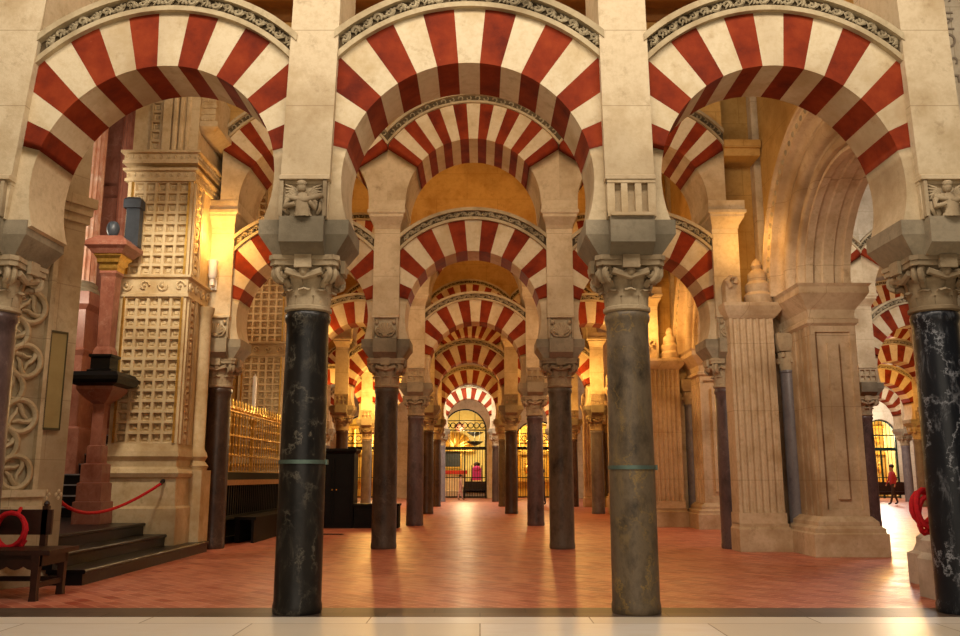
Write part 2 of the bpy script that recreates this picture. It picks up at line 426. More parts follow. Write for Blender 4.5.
def relief_grid():
    m = MB(); y = -.40
    for x in (-.21,-.07,.07,.21): m.box(x-.022,x+.022,y-.045,y,3.58,3.93)
    for z in (3.6,3.75,3.91): m.box(-.23,.23,y-.05,y,z-.022,z+.022)
    return m.mesh('relief_panel',[M['capital']],smooth=False)
CAP, IMP = capital_mesh(), impost_mesh()
PIER0 = {-1: pier_mesh(7.4, .2), 0: pier_mesh(7.4, .06), 1: pier_mesh(7.4, -.03), 2: pier_mesh(7.4, -.06)}
PIER1, UPPER = pier_mesh(5.56), upper_mesh()
REL = dict(angel=relief_angel(), slots=relief_slots(), shell=relief_shell(), grid=relief_grid())
SHAFTS = {}
def column(row, i, mat, label, rel=None, band=None, pier=True, group=None):
    o = thing('marble_column', label, 'column', (XR(row, i), ROW[row], 0), group or 'columns of the %s arcade' % ORD[row])
    if mat not in SHAFTS: SHAFTS[mat] = shaft_mesh(M[mat])
    s = link('shaft', SHAFTS[mat], o); s.rotation_euler.z = random.random()*6
    link('capital', CAP, o); link('impost_block', IMP, o)
    link('pier', PIER0[i] if row == 0 else PIER1, o)
    if row > 0: link('corbel_cornice', UPPER, o)
    link('relief_panel', REL[rel or ('shell' if row == 1 else 'grid')], o)
    if band:
        m = MB(); m.lathe([(.209,band),(.22,band),(.22,band+.035),(.209,band+.035)],32)
        m.box(.2,.235,-.03,.03,band-.005,band+.04)
        obj('metal_band', m, M['band'], o)
    return o

# ------------------------------------------------------------------ arches
LOW, UPP = {}, {}
def lower_meshes(B, lean=0):
    if (B, lean) in LOW: return LOW[(B, lean)]
    s = B/3.06; hb = B/2; zs = 3.57; sz = (1+s)/2
    xf = lambda x, y, z: (x*s+lean*(z-zs)/2.3, y, zs+(z-zs)*sz)
    cz, ri, ro, w = 3.965, 1.20, 1.775, .345
    fo = lambda a: min(ro, 1.50/max(1e-3, abs(math.sin(a))))
    m = MB(); m.xf = xf
    for k in range(-7, 8):
        m.ring(0, cz, ri, fo, R(10*k-5), R(10*k+5), -w, w, 3, 1 if k % 2 else 0, caps=False)
    for sg in (-1, 1): m.ring(0, cz, ri, fo, sg*R(75), sg*R(111.9), -w, w, 8, 2, caps=True)
    vo = m.mesh('voussoir_ring', [M['voussoir'], M['red'], M['springer']], angle=25, merge=True)
    m = MB(); m.xf = xf; N = 28
    am = lambda r: math.asin(1.305/r); an = lambda r: -math.asin(1.305/r)
    m.ring(0, cz, 1.77, 1.82, an, am, -w-.06, w+.06, N, 0)
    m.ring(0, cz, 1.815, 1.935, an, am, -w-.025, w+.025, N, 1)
    m.ring(0, cz, 1.925, 1.985, an, am, -w-.10, w+.10, N, 0)
    for sg in (-1, 1):
        y = sg*(w+.04); n = 22; A = math.asin(1.27/1.9)
        for k in range(n):
            a = -A+2*A*(k+.5)/n; fl = 1 if k % 2 else -1
            pts = []
            for q in range(7):
                th = -1.0+q/6*4.2; rr = .043*(1-.1*q/2)
                dr = rr*math.sin(th)*fl; dt = rr*math.cos(th)/1.9
                pts.append(((1.876+dr)*math.sin(a+dt), y+sg*.008, cz+(1.876+dr)*math.cos(a+dt)))
            m.tube(pts, [.010,.018,.021,.021,.019,.016,.010], 5, m=2)
            m.ball(((1.876-.02*fl)*math.sin(a+.034), y, cz+(1.876-.02*fl)*math.cos(a+.034)), .02, 6, m=2)
            for da, dr in ((-.030,.034*fl),(-.012,-.036*fl),(.012,.040*fl)):
                m.tube([((1.876+dr)*math.sin(a+da), y, cz+(1.876+dr)*math.cos(a+da)), ((1.876+dr*.3)*math.sin(a+da+.014), y+sg*.014, cz+(1.876+dr*.3)*math.cos(a+da+.014)), ((1.876-dr*.4)*math.sin(a+da+.024), y, cz+(1.876-dr*.4)*math.cos(a+da+.024))], [.006,.015,.008], 4, m=2)
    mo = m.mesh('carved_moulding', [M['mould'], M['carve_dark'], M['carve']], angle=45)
    LOW[(B, lean)] = (vo, mo); return vo, mo
def upper_meshes(B):
    if B in UPP: return UPP[B]
    s = B/3.06; sv = s if B < 2.85 else (1+s)/2; xf = lambda x, y, z: (x*s, y, z if z > 9 else 5.84+(z-5.84)*sv)
    cz, ri, ro, w = 5.98, 1.20, 1.88, .60
    fo = lambda a: min(ro, 1.53/max(1e-3, abs(math.sin(a))))
    m = MB(); m.xf = xf
    for k in range(-7, 8):
        m.ring(0, cz, ri, fo, R(7.6*k-3.8), R(7.6*k+3.8), -w, w, 2, 1 if k % 2 else 0, caps=False)
    for sg in (-1, 1): m.ring(0, cz, ri, fo, sg*R(57), sg*R(91), -w, w, 5, 2)
    vo = m.mesh('voussoir_ring', [M['voussoir'], M['red'], M['springer']], angle=25, merge=True)
    m = MB(); m.xf = xf; N = 28
    am = lambda r: math.asin(1.53/r); an = lambda r: -math.asin(1.53/r)
    m.ring(0, cz, 1.875, 1.915, an, am, -w-.05, w+.05, N, 0)
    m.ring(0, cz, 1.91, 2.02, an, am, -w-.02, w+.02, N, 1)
    m.ring(0, cz, 2.01, 2.06, an, am, -w-.09, w+.09, N, 0)
    n = 22; A = math.asin(1.50/1.96)
    for k in range(n):
        a = -A+2*A*(k+.5)/n; fl = 1 if k % 2 else -1; pts = []
        for q in range(6):
            th = -1.0+q/5*4.2; pts.append(((1.962+.04*math.sin(th)*fl)*math.sin(a+.04*math.cos(th)/1.96), -w-.035, cz+(1.962+.04*math.sin(th)*fl)*math.cos(a+.04*math.cos(th)/1.96)))
        m.tube(pts, .014, 4, m=2)
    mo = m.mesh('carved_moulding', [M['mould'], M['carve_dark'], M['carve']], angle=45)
    m = MB(); m.xf = xf; N = 24
    fo2 = lambda a: 2.0
    vs = []; fs = []
    for k in range(N+1):
        x = -1.53+3.06*k/N; z = cz+math.sqrt(max(0, 2.0**2-x*x))
        for y in (-w+.02, w-.02): vs += [(x, y, z), (x, y, CEIL+.02)]
    for k in range(N):
        a, b = 4*k, 4*k+4; fs += [(a,b,b+1,a+1),(a+2,a+3,b+3,b+2),(a,a+2,b+2,b),(a+1,b+1,b+3,a+3)]
    m.add(vs, fs)
    sp = m.mesh('spandrel_wall', [M['ochre']], smooth=False)
    UPP[B] = (vo, mo, sp); return UPP[B]
def bay_words(i):
    n = ['first', 'second', 'third', 'fourth', 'fifth', 'sixth', 'seventh', 'eighth']
    if i == 0: return 'over the central aisle'
    return '%s bay %s of the central aisle' % (n[abs(i)-1], 'left' if i < 0 else 'right')
def arch_row(row, i, upper=True):
    a, b = XR(row, i), XR(row, i+1)
    lean = 0
    if row == 0: lean = {-1: .13, 0: .02, 1: -.05}[i]
    if row == 0 and i == -1: a, b = -4.60, -1.66
    B = round(b-a, 2); c = ((a+b)/2, ROW[row], 0)
    vo, mo = lower_meshes(B, lean)
    o = thing('horseshoe_arch', 'striped lower arch of the %s arcade, %s' % (ORD[row], bay_words(i)), 'arch', c, 'lower striped arches')
    link('voussoir_ring', vo, o); link('carved_moulding', mo, o)
    if upper and row > 0:
        vo, mo, sp = upper_meshes(B)
        o = thing('upper_arch', 'striped round upper arch of the %s arcade, %s' % (ORD[row], bay_words(i)), 'arch', c, 'upper tier striped arches')
        link('voussoir_ring', vo, o); link('carved_moulding', mo, o); q = link('spandrel_wall', sp, o)
        if i >= 3: q.material_slots[0].link = 'OBJECT'; q.material_slots[0].material = M['pale']

for i in (-1, 0, 1): arch_row(0, i)
for i in (-1, 0, 1): arch_row(1, i)
for i in (-1, 0, 1, 3, 4): arch_row(2, i)
for i in (-1, 0, 1, 4, 5): arch_row(3, i)
for i in (-2, -1, 0, 1, 5, 6): arch_row(4, i)
for i in (-2, -1, 0, 1, 6, 7, 8): arch_row(5, i)

column(0, -1, 'purple', 'purple marble column at the left edge beside the bench', 'shell')
column(0, 0, 'black', 'black marble front column with pale veins and a carved angel panel', 'angel', 1.32)
column(0, 1, 'olive', 'olive grey marble front column with three slots carved above', 'slots', 1.27)
column(0, 2, 'black_white', 'black marble column clouded white at the right edge beside the white plinth', 'angel')
column(1, -1, 'brown', 'dark column of the second arcade against the latticed stone pier', 'shell')
column(1, 0, 'greyd', 'grey column on the left of the central aisle, second arcade')
column(1, 1, 'grey', 'grey column on the right of the central aisle, second arcade')
column(1, 2, 'purple', 'purple veined column against the fluted pilaster, second arcade', 'shell')
column(2, -1, 'greyd', 'column of the third arcade at the end of the brass screen')
column(2, 0, 'purple', 'purplish column on the left of the central aisle, third arcade')
column(2, 1, 'purple', 'purplish column on the right of the central aisle, third arcade')
column(2, 2, 'purple', 'column of the third arcade at the second right hand wall pier')
column(2, 3, 'lilac', 'column of the third arcade just beyond the right hand wall arch')
column(2, 4, 'purple', 'column of the third arcade seen past the panelled jamb')
column(2, 5, 'lilac', 'outermost right column of the third arcade')
mats = ['brown', 'greyd', 'purple', 'lilac']
for row, idx in ((3, (-1, 0, 1, 2, 4, 5, 6)), (4, (-2, -1, 0, 1, 2, 5, 6, 7)), (5, (-2, -1, 0, 1, 2, 6, 7, 8, 9))):
    for i in idx:
        side = {-2: 'second left of the central aisle', -1: 'first left beyond the central pair', 0: 'on the left of the central aisle', 1: 'on the right of the central aisle', 2: 'first right beyond the central pair'}.get(i) or '%s to the right of the central aisle' % ['third','fourth','fifth','sixth','seventh','eighth','ninth'][i-3]
        mt = 'brown' if i in (0, 1) and row == 3 else mats[(row*3+i) % 4]
        if i >= 4: mt = 'lilac' if (row+i) % 2 else 'greyd'
        column(row, i, mt, 'marble column of the %s arcade %s' % (ORD[row], side))

# ------------------------------------------------------------------ setting
m = MB(); m.box(-14, 34, 8.29, 58, -.3, 0); struct('floor', m, M['floor'])
m = MB(); m.box(-14, 34, 7.77, 8.29, -.3, .001); struct('floor_threshold', m, M['strip'])
m = MB(); m.box(-14, 34, -8, 7.77, -.3, 0); struct('floor_front', m, M['slabs'])
m = MB(); m.box(-14, 34, -8, 58, CEIL, CEIL+.3); struct('ceiling', m, M['timber'])
m = MB()
for k in range(9): pass
for r in range(6):
    y0 = ROW[r]+.9
    for q in range(7):
        y = y0+.4+q*.86; m.box(-14, 34, y-.11, y+.11, CEIL-.24, CEIL+.01)
struct('ceiling_beams', m, M['timber'])
m = MB(); m.box(-14.3, -14, -8, 58, -.3, CEIL+.3); struct('wall_left', m, M['ochre'])
m = MB(); m.box(34, 34.3, 10, 58, -.3, CEIL+.3); struct('wall_right', m, M['pale'])
# far wall with chapel openings (round headed)
FW = 49.6
OPEN = [(-6.6, 1.7, 3.1), (-.88, 1.27, 3.85), (3.3, 1.35, 3.1), (23.2, .95, 3.55)]   # centre x, half width, springing
def far_wall():
    m = MB(); x = -14.0; y0, y1 = FW, FW+.5
    for cx, hw, sp in OPEN:
        m.box(x, cx-hw, y0, y1, 0, CEIL)
        N = 16; vs = []; fs = []
        for k in range(N+1):
            a = PI-PI*k/N; xx = cx+hw*math.cos(a); z = sp+hw*math.sin(a)
            for y in (y0, y1): vs += [(xx, y, z), (xx, y, CEIL)]
        for k in range(N):
            a, b = 4*k, 4*k+4; fs += [(a,b,b+1,a+1),(a+2,a+3,b+3,b+2),(a,a+2,b+2,b),(a+1,b+1,b+3,a+3)]
        m.add(vs, fs)
        x = cx+hw
    m.box(x, 34, y0, y1, 0, CEIL)
    o = struct('wall_far', m, M['pale'])
far_wall()
for k, (xa, xb) in enumerate(((.5, 1.0), (-2.75, -2.25))):
    m = MB(); m.box(xa, xb, FW-.14, FW+.02, 0, 3.9); m.box(xa-.06, xb+.06, FW-.2, FW+.02, 0, .5); m.box(xa-.06, xb+.06, FW-.2, FW+.02, 3.7, 4.0)
    for z in (.8, 1.7, 2.6): m.box(xa+.08, xb-.08, FW-.17, FW-.13, z, z+.7); m.ball(((xa+xb)/2, FW-.17, z+.35), (.1, .05, .22), 8)
    struct('trim_%d' % (k+1), m, M['goldstone'])
m = MB(); m.box(-14, 34, 55.0, 55.3, 0, CEIL); struct('wall_chapels', m, M['yellowwall'])
for k, x in enumerate((-9.2, -3.4, 1.1, 5.6, 20.3, 25)):
    m = MB(); m.box(x-.1, x+.1, FW+.5, 55, 0, CEIL); struct('wall_chapel_side_%d' % (k+1), m, M['yellowwall'])

# ------------------------------------------------------------------ renaissance piers on the right
def ren_pier(row, label):
    o = thing('renaissance_pier', label, 'pier', (0, ROW[row], 0), 'renaissance wall piers on the right')
    m = MB()                                           # panelled jamb
    m.box(5.32, 6.03, -1.46, -.6, .55, 3.72)
    for a, b in ((5.31, 5.39), (5.96, 6.04)): m.box(a, b, -1.52, -1.44, .58, 3.62)
    m.box(5.39, 5.96, -1.52, -1.44, .58, .7); m.box(5.39, 5.96, -1.52, -1.44, 3.5, 3.62)
    m.box(5.59, 5.76, -1.51, -1.45, .86, 3.32)
    for k in range(3): m.box(5.295, 5.33, -1.36+.24*k, -1.28+.24*k, .6, 3.6)
    obj('panelled_jamb', m, M['ren'], o, smooth=False)
    m = MB()                                           # fluted pilaster
    x0, x1, yf, yb = 4.28, 5.03, -.66, -.24
    poly = [(x0, yb), (x0, yf)]
    n = 6; w = (x1-x0-.08)/n
    for k in range(n):
        a = x0+.04+k*w
        poly += [(a+.012, yf), (a+.03, yf+.035), (a+w*.5, yf+.05), (a+w-.03, yf+.035), (a+w-.012, yf)]
    poly += [(x1, yf), (x1, yb)]
    m.prism(poly, .62, 3.9)
    m.box(x0-.02, x1+.02, yf-.03, yb, .44, .62)
    obj('fluted_pilaster', m, M['ren'], o, smooth=False)
    m = MB()                                           # bases
    m.loft([(5.10,6.25,-1.67,-.4,0),(5.10,6.25,-1.67,-.4,.34),(5.13,6.22,-1.64,-.4,.36),(5.13,6.22,-1.64,-.4,.42),(5.2,6.15,-1.6,-.4,.46),(5.2,6.14,-1.6,-.4,.52),(5.29,6.06,-1.54,-.4,.6)])
    m.loft([(4.24,5.1,-.74,-.24,0),(4.24,5.1,-.74,-.24,.36),(4.26,5.07,-.7,-.24,.40),(4.26,5.07,-.7,-.24,.45)])
    obj('moulded_base', m, M['ren'], o, smooth=False)
    m = MB()                                           # cornices
    m.loft([(5.31,6.04,-1.52,-.3,3.6),(5.26,6.09,-1.57,-.3,3.64),(5.26,6.09,-1.57,-.3,3.70),(5.31,6.04,-1.52,-.3,3.73),(5.29,6.06,-1.54,-.3,3.86),(5.18,6.16,-1.66,-.3,4.0),(5.1,6.22,-1.74,-.3,4.1),(5.1,6.22,-1.74,-.3,4.2),(5.06,6.26,-1.78,-.3,4.25)])
    m.loft([(4.28,5.05,-.66,-.3,3.88),(4.24,5.1,-.71,-.3,3.93),(4.2,5.15,-.76,-.3,4.0),(4.17,5.18,-.8,-.3,4.08),(4.17,5.18,-.8,-.3,4.14)])
    obj('cornice', m, M['ren'], o, smooth=False)
    m = MB(); m.box(5.55, 6.2, -.6, .7, 0, CEIL-.26); m.box(5.01, 6.19, -.25, .69, 0, CEIL-.27)
    obj('pier_core', m, M['ren'], o, smooth=False)
    m = MB(); m.box(4.5,5.005,-.05,.6,3.62,CEIL-.28); m.box(4.36,5.003,-.7,-.04,6.98,7.12); m.box(4.36,5.002,-.64,-.04,6.84,6.98); obj('wall_return', m, M['ochre'], o, smooth=False)
    m = MB(); m.lathe([(.15,0),(.15,2.95),(.17,2.97),(.17,3.0)],20,5.33,-.45)
    obj('engaged_shaft', m, M['lilac'], o)
    m = MB(); m.lathe([(.15,3.0),(.17,3.1),(.2,3.3),(.16,3.32)],16,5.33,-.45)
    for k in range(8):
        a = PI/4*k; m.ball((5.33+.19*math.cos(a), -.45+.19*math.sin(a), 3.16+.1*(k%2)), (.05,.05,.06), 8)
    m.stack(5.33,-.45,[(.2,.2,3.32),(.26,.26,3.45),(.26,.26,3.62)]); obj('engaged_capital', m, M['capital'], o)
    m = MB(); cx, cy = 4.86, -.5                     # turned finial over the pilaster
    m.lathe([(.27,4.13),(.27,4.16),(.22,4.16),(.24,4.22),(.25,4.3),(.2,4.36),(.22,4.42),(.22,4.5),(.16,4.56),(.17,4.62),(.16,4.7),(.08,4.78),(.1,4.84),(.07,4.92),(.02,4.97)],20,cx,cy)
    m.loft([(4.24,4.5,-.7,-.42,4.12),(4.24,4.5,-.7,-.42,4.5),(4.28,4.46,-.66,-.42,4.6)])
    m.tube([(4.32,-.72,4.42),(4.26,-.74,4.52),(4.32,-.74,4.6),(4.42,-.73,4.58),(4.4,-.73,4.48)],.045,8)
    obj('urn_finial', m, M['ren'], o)
    return o
def ren_arch(row, label):
    """wall arch that spans in depth from the pier of this arcade to the next one back"""
    y0 = ROW[row]+2.2 if row else 10.25; y1 = ROW[row+1]-1.52
    yc = (y0+y1)/2; r = (y1-y0)/2; zs = 4.25
    o = thing('wall_arch', label, 'arch', (0, 0, 0), 'moulded wall arches on the right')
    def order(m, x0, x1, ra, rb, n=28, mi=0):
        m.xf = lambda x, y, z: (y, x+yc, z); m.ring(0, zs, r+ra, r+rb, -PI/2, PI/2, x0, x1, n, mi); m.xf = None
    def revolve(m, prof, n=32):
        vs = []; fs = []; L = len(prof)
        for k in range(n+1):
            a = -PI/2+PI*k/n
            for x, d in prof: vs.append((x, yc+(r+d)*math.sin(a), zs+(r+d)*math.cos(a)))
        for k in range(n):
            for j in range(L-1): fs.append((k*L+j, k*L+j+1, (k+1)*L+j+1, (k+1)*L+j))
        m.add(vs, fs)
    m = MB(); revolve(m, [(6.04,.3),(6.04,0),(5.93,0),(5.92,.05),(5.79,.05),(5.77,.015),(5.6,.015),(5.58,.05),(5.45,.05),(5.43,0),(5.31,0),(5.31,.3)])
    obj('panelled_soffit', m, M['ren'], o, angle=30)
    m = MB(); pr = [(5.33,.02),(5.31,.06)]
    pr += [(5.26-.05*math.sin(q), .13-.07*math.cos(q)) for q in [PI*j/6 for j in range(7)]]
    pr += [(5.27,.24),(5.25,.27)]
    pr += [(5.2-.09*math.sin(q), .42-.14*math.cos(q)) for q in [PI*j/8 for j in range(9)]]
    pr += [(5.2,.6),(5.19,.63)]+[(5.05+.12*math.cos(q), .64+.14*math.sin(q)) for q in [PI/2*j/5 for j in range(6)]]
    pr += [(5.03,.79),(5.0,.8),(5.0,.98),(4.95,.99),(4.95,1.05),(5.06,1.06)]
    revolve(m, pr); obj('moulded_archivolt', m, M['ren'], o, angle=30)
    m = MB()
    for k in range(41):
        a = -PI/2+PI*(k+.5)/41; rr = r+.89
        m.ball((5.0, yc+rr*math.sin(a), zs+rr*math.cos(a)), (.025, .05, .05), 7)
    obj('beaded_moulding', m, M['carve'], o)
    m = MB(); N = 28; rr = r+1.0; vs = []; fs = []
    for k in range(N+1):
        a = -PI/2+PI*k/N; y = yc+rr*math.sin(a); z = zs+rr*math.cos(a)
        for x in (5.04, 5.99): vs += [(x, y, z), (x, y, CEIL-.26)]
    for k in range(N):
        a, b = 4*k, 4*k+4; fs += [(a,b,b+1,a+1),(a+2,a+3,b+3,b+2),(a,a+2,b+2,b),(a+1,b+1,b+3,a+3)]
    m.add(vs, fs); obj('spandrel_wall', m, M['ochre'], o, smooth=False)
ren_pier(1, 'fluted and panelled limestone pier with urn, nearest on the right side')
ren_pier(2, 'second limestone pier back on the right, behind the purple column')
ren_pier(3, 'third limestone pier back on the right, behind the olive column')
ren_pier(4, 'fourth limestone pier back on the right, orange lit at the end')
ren_arch(0, 'large moulded wall arch springing from the nearest limestone pier')
ren_arch(1, 'second moulded wall arch back on the right, lit golden')
ren_arch(2, 'third moulded wall arch back on the right')
# pier behind the right hand front column
o = thing('stone_pier', 'white stone pier with stepped plinth behind the right front column', 'pier', (0, 0, 0))
m = MB()
m.loft([(4.52,7,8.3,9.1,0),(4.52,7,8.3,9.1,.38),(4.57,7,8.35,9.1,.44),(4.57,7,8.35,9.1,.56),(4.64,7,8.4,9.1,.62)])
m.loft([(4.98,7,9.0,10.25,0),(4.98,7,9.0,10.25,.34),(5.03,7,9.0,10.2,.37),(5.06,7,9.0,10.17,.46),(5.06,7,9.0,10.17,.52),(5.16,7,9.0,10.07,.62),(5.16,7,9.0,10.07,.68),(5.24,7,9.0,10.0,.74)])
obj('stepped_plinth', m, M['plinth'], o, smooth=False)
m = MB(); m.box(4.66, 7, 8.42, 9.05, .6, CEIL); m.box(5.3, 7, 9.0, 10.2, .7, CEIL); obj('pier_shaft', m, M['pale'], o, smooth=False)
m = MB(); m.box(4.86, 4.9, 8.37, 8.43, .62, 9); m.box(5.42, 5.5, 8.37, 8.43, .62, 9); obj('raised_border', m, M['pale'], o, smooth=False)
cu = bpy.data.curves.new('inscription', 'FONT'); cu.body = 'C S INO S E'; cu.size = .22; cu.extrude = .006; cu.space_character = 1.15
cu.materials.append(M['inscr']); tmp = bpy.data.objects.new('inscription', cu); COL.objects.link(tmp)
dgr = bpy.context.evaluated_depsgraph_get(); tm = bpy.data.meshes.new_from_object(tmp.evaluated_get(dgr)); bpy.data.objects.remove(tmp)
tx = link('lettering', tm)
tx.parent = o; tx.location = (4.95, 8.415, 6.6); tx.rotation_euler = (R(90), R(90), 0)

# ------------------------------------------------------------------ latticed piers on the left
def lattice(m, org, ux, nrm, W, H, nc, nr):
    """coffered lattice face: ux along the face, nrm outwards"""
    org, ux, nrm = Vector(org), Vector(ux), Vector(nrm); up = Vector((0, 0, 1))
    cw, ch = W/nc, H/nr; d1, d2 = -.075, -.015
    for i in range(nc):
        for j in range(nr):
            c = org+ux*(cw*(i+.5))+up*(ch*(j+.5))
            def P(a, b, d): return c+ux*(a*cw)+up*(b*ch)+nrm*d
            vs = []; fs = []
            for f, d in ((.5, 0), (.38, 0), (.31, d1), (.13, d1+.03)):
                vs += [P(-f,-f,d), P(f,-f,d), P(f,f,d), P(-f,f,d)]
            for q in range(3):
                for e in range(4): fs.append((4*q+e, 4*q+(e+1)%4, 4*q+4+(e+1)%4, 4*q+4+e))
            fs.append((12,13,14,15)); m.add(vs, fs)
def scroll_band(m, org, ux, nrm, L, z, h):
    org, ux, nrm = Vector(org), Vector(ux), Vector(nrm); up = Vector((0,0,1)); n = max(2, int(L/(h*1.15))); c = L/n
    for k in range(n):
        b = org+ux*(c*(k+.5))+up*(z+h/2)+nrm*.012; fl = 1 if k % 2 else -1; pts = []
        for q in range(8):
            th = q/7*5.0; rr = h*.36*(1-.07*q); pts.append(b+ux*(rr*math.cos(th))+up*(rr*math.sin(th)*fl))
        m.tube(pts, h*.09, 5); m.ball(b, h*.13, 6)
def grid_pier(row, label):
    o = thing('latticed_pier', label, 'pier', (0, ROW[row], 0), 'latticed stone piers on the left')
    yf = -1.5; x0, x1 = -5.86, -4.77
    m = MB(); m.box(x0, x1, yf+.06, .9, 1.5, CEIL-.26); obj('pier_core', m, M['goldstone'], o, smooth=False)
    m = MB()
    for z0, z1, nr in ((1.72, 4.08, 14), (4.44, 6.04, 9)):
        lattice(m, (x0+.1, yf, z0), (1,0,0), (0,-1,0), .92, z1-z0, 5, nr)
        m.box(x0, x0+.1, yf-.005, yf+.08, z0, z1); m.box(x1-.07, x1, yf-.005, yf+.08, z0, z1)
        m.box(x0+.07, x0+.1, yf-.03, yf, z0, z1); m.box(x1-.075, x1-.04, yf-.03, yf, z0, z1)
    g = MB()
    for z0, z1 in ((1.72, 4.08), (4.44, 6.04)):
        g.box(x0+.068, x0+.102, yf-.034, yf-.004, z0+.01, z1-.01); g.box(x1-.078, x1-.042, yf-.034, yf-.004, z0+.01, z1-.01)
    obj('gilded_edge', g, M['gold'], o, smooth=False)
    lattice(m, (x0+.3, yf, 6.6), (1,0,0), (0,-1,0), .34, 2.6, 2, 15)
    obj('lattice_panel', m, M['goldstone'], o, smooth=False)
    m = MB()
    for z0, z1 in ((1.72, 4.08), (4.44, 6.04)):
        n = int((z1-z0)/.2)
        for k in range(n):
            z = z0+(k+.5)*(z1-z0)/n
            m.ball((x1+.01, yf+.27, z), (.03,.08,.06), 8); m.tube([(x1+.01,yf+.17,z+.08),(x1+.02,yf+.27,z+.1),(x1+.01,yf+.37,z+.08)],.018,5)
        for y in (yf+.06, yf+.14, yf+.40, yf+.46): m.box(x1-.02, x1+.03, y, y+.035, z0, z1)
    obj('side_ornament', m, M['goldstone'], o)
    m = MB()
    for z, h in ((4.08,.36),(6.04,.22),(6.34,.22)):
        e = .035 if h > .3 else .05 if z < 6.2 else .09
        m.loft([(x0-e,x1+e,yf-e,1,z),(x0-e,x1+e,yf-e,1,z+.05),(x0-e+.02,x1+e-.02,yf-e+.02,1,z+.06),(x0-e+.02,x1+e-.02,yf-e+.02,1,z+h-.06),(x0-e-.03,x1+e+.03,yf-e-.03,1,z+h-.04),(x0-e-.03,x1+e+.03,yf-e-.03,1,z+h)])
        scroll_band(m, (x0-e, yf-e+.02, 0), (1,0,0), (0,-1,0), x1-x0+2*e, z+.06, h-.12)
        scroll_band(m, (x1+e-.02, yf-e, 0), (0,1,0), (1,0,0), 1.4, z+.06, h-.12)
    obj('carved_entablature', m, M['goldstone'], o, angle=50)
    m = MB()
    for k, x in enumerate((-5.14,-5.05,-4.96,-4.87)): m.tube([(x,yf-.03+.05*k,6.56),(x,yf-.03+.05*k,CEIL-.26)],.045,8)
    m.box(-5.34,-5.2,yf-.06,yf+.2,6.56,CEIL-.26)
    obj('ribbed_upper_shaft', m, M['goldstone'], o)
    m = MB()                                           # broken entablature block to the right, carved
    m.loft([(-4.763,-4.62,yf+.2,.2,6.96),(-4.763,-4.46,yf+.07,.2,7.06),(-4.763,-4.46,yf+.07,.2,7.15)])
    m.box(-4.765,-4.52,yf+.12,.19,7.13,7.75)
    for k in range(6):
        for j in range(5):
            m.ball((-4.74+.04*k, yf+.12, 7.2+.115*j), (.03+.012*((k*3+j)%3), .03, .03+.01*((k+j)%2)), 7)
    obj('carved_frieze_block', m, M['goldstone'], o)
    m = MB()                                           # base
    B = lambda e, z: (x0-e, x1+e*.8, yf-e, .9, z)
    m.loft([B(.1,0), B(.1,.72), B(.06,.76), B(.03,1.18), B(.08,1.2), B(.11,1.26), B(.07,1.32), B(.02,1.36), B(.02,1.46), B(.07,1.52), B(.05,1.6), B(0,1.72)])
    m.box(-4.8,-4.54,-.92,-.45,0,1.31)
    obj('moulded_base', m, M['goldstone'], o, smooth=False)
    m = MB(); m.lathe([(.16,1.3),(.17,1.33),(.19,1.38),(.16,1.42),(.13,1.46),(.17,1.53),(.15,1.6),(.11,1.66),(.11,3.9),(.14,3.95),(.15,4.05)],16,-4.70,-.72)
    obj('corner_colonnette', m, M['goldstone'], o)
grid_pier(1, 'stone pier carved with a lattice of square coffers beside the black steps')
grid_pier(2, 'second latticed stone pier rising behind the gilded screen')

# gothic tracery pier on the left
A, Bp = Vector((-4.93, 10.25, 0)), Vector((-5.6, 9.15, 0))
ux = (Bp-A).normalized(); nr = Vector((-ux.y, ux.x, 0)); nr = nr if nr.x > 0 else -nr
L = (Bp-A).length; up = Vector((0, 0, 1))
def F(u, z, d): return A+ux*u+up*z+nr*d
o = thing('gothic_pier', 'pier carved with round gothic tracery behind the wooden bench', 'pier', (0, 0, 0))
m = MB()
m.prism([(A.x, A.y), (Bp.x, Bp.y), (-7.2, 9.15), (-7.2, 10.25)], 0, CEIL); obj('pier_core', m, M['gothic'], o, smooth=False)
m = MB()
m.xf = None
def fbox(m, u0, u1, z0, z1, d0, d1):
    vs = [F(u0,z0,d0),F(u1,z0,d0),F(u1,z0,d1),F(u0,z0,d1),F(u0,z1,d0),F(u1,z1,d0),F(u1,z1,d1),F(u0,z1,d1)]
    m.add(vs, [(0,3,2,1),(4,5,6,7),(0,1,5,4),(1,2,6,5),(2,3,7,6),(3,0,4,7)])
fbox(m, .36, .42, 1.05, 4.3, 0, .07); fbox(m, 1.18, 1.26, 1.05, 4.3, 0, .07)
rad = .185
for j in range(10):
    for i in range(3):
        u = .64+.36*i-(.18 if j % 2 else 0); z = 1.25+j*.315
        if u < .5 or u > 1.2: continue
        m.tube([F(u+rad*math.cos(a), z+rad*math.sin(a), .05) for a in [2*PI*k/20 for k in range(20)]], .036, 6, True)
        for q in range(3):
            a0 = 2*PI*q/3+j*.6
            m.tube([F(u+rr*math.cos(a0+t), z+rr*math.sin(a0+t), .03) for rr, t in ((.17,0),(.13,.35),(.075,.8),(.05,1.6),(.1,2.2))], [.026,.032,.03,.024,.016], 6)
obj('tracery_panel', m, M['gothic'], o, angle=60)
m = MB()
fbox(m, .3, 1.28, .98, 1.06, 0, .14); fbox(m, .3, 1.28, .88, .98, 0, .09); fbox(m, .28, 1.28, .78, .88, 0, .16)
fbox(m, -.04, 1.28, 0, .3, 0, .12)
fbox(m, -.03, 1.28, 4.4, 4.5, -.05, .08); fbox(m, -.06, 1.28, 4.5, 4.62, -.1, .12); fbox(m, -.02, 1.28, 4.3, 4.4, -.05, .04)
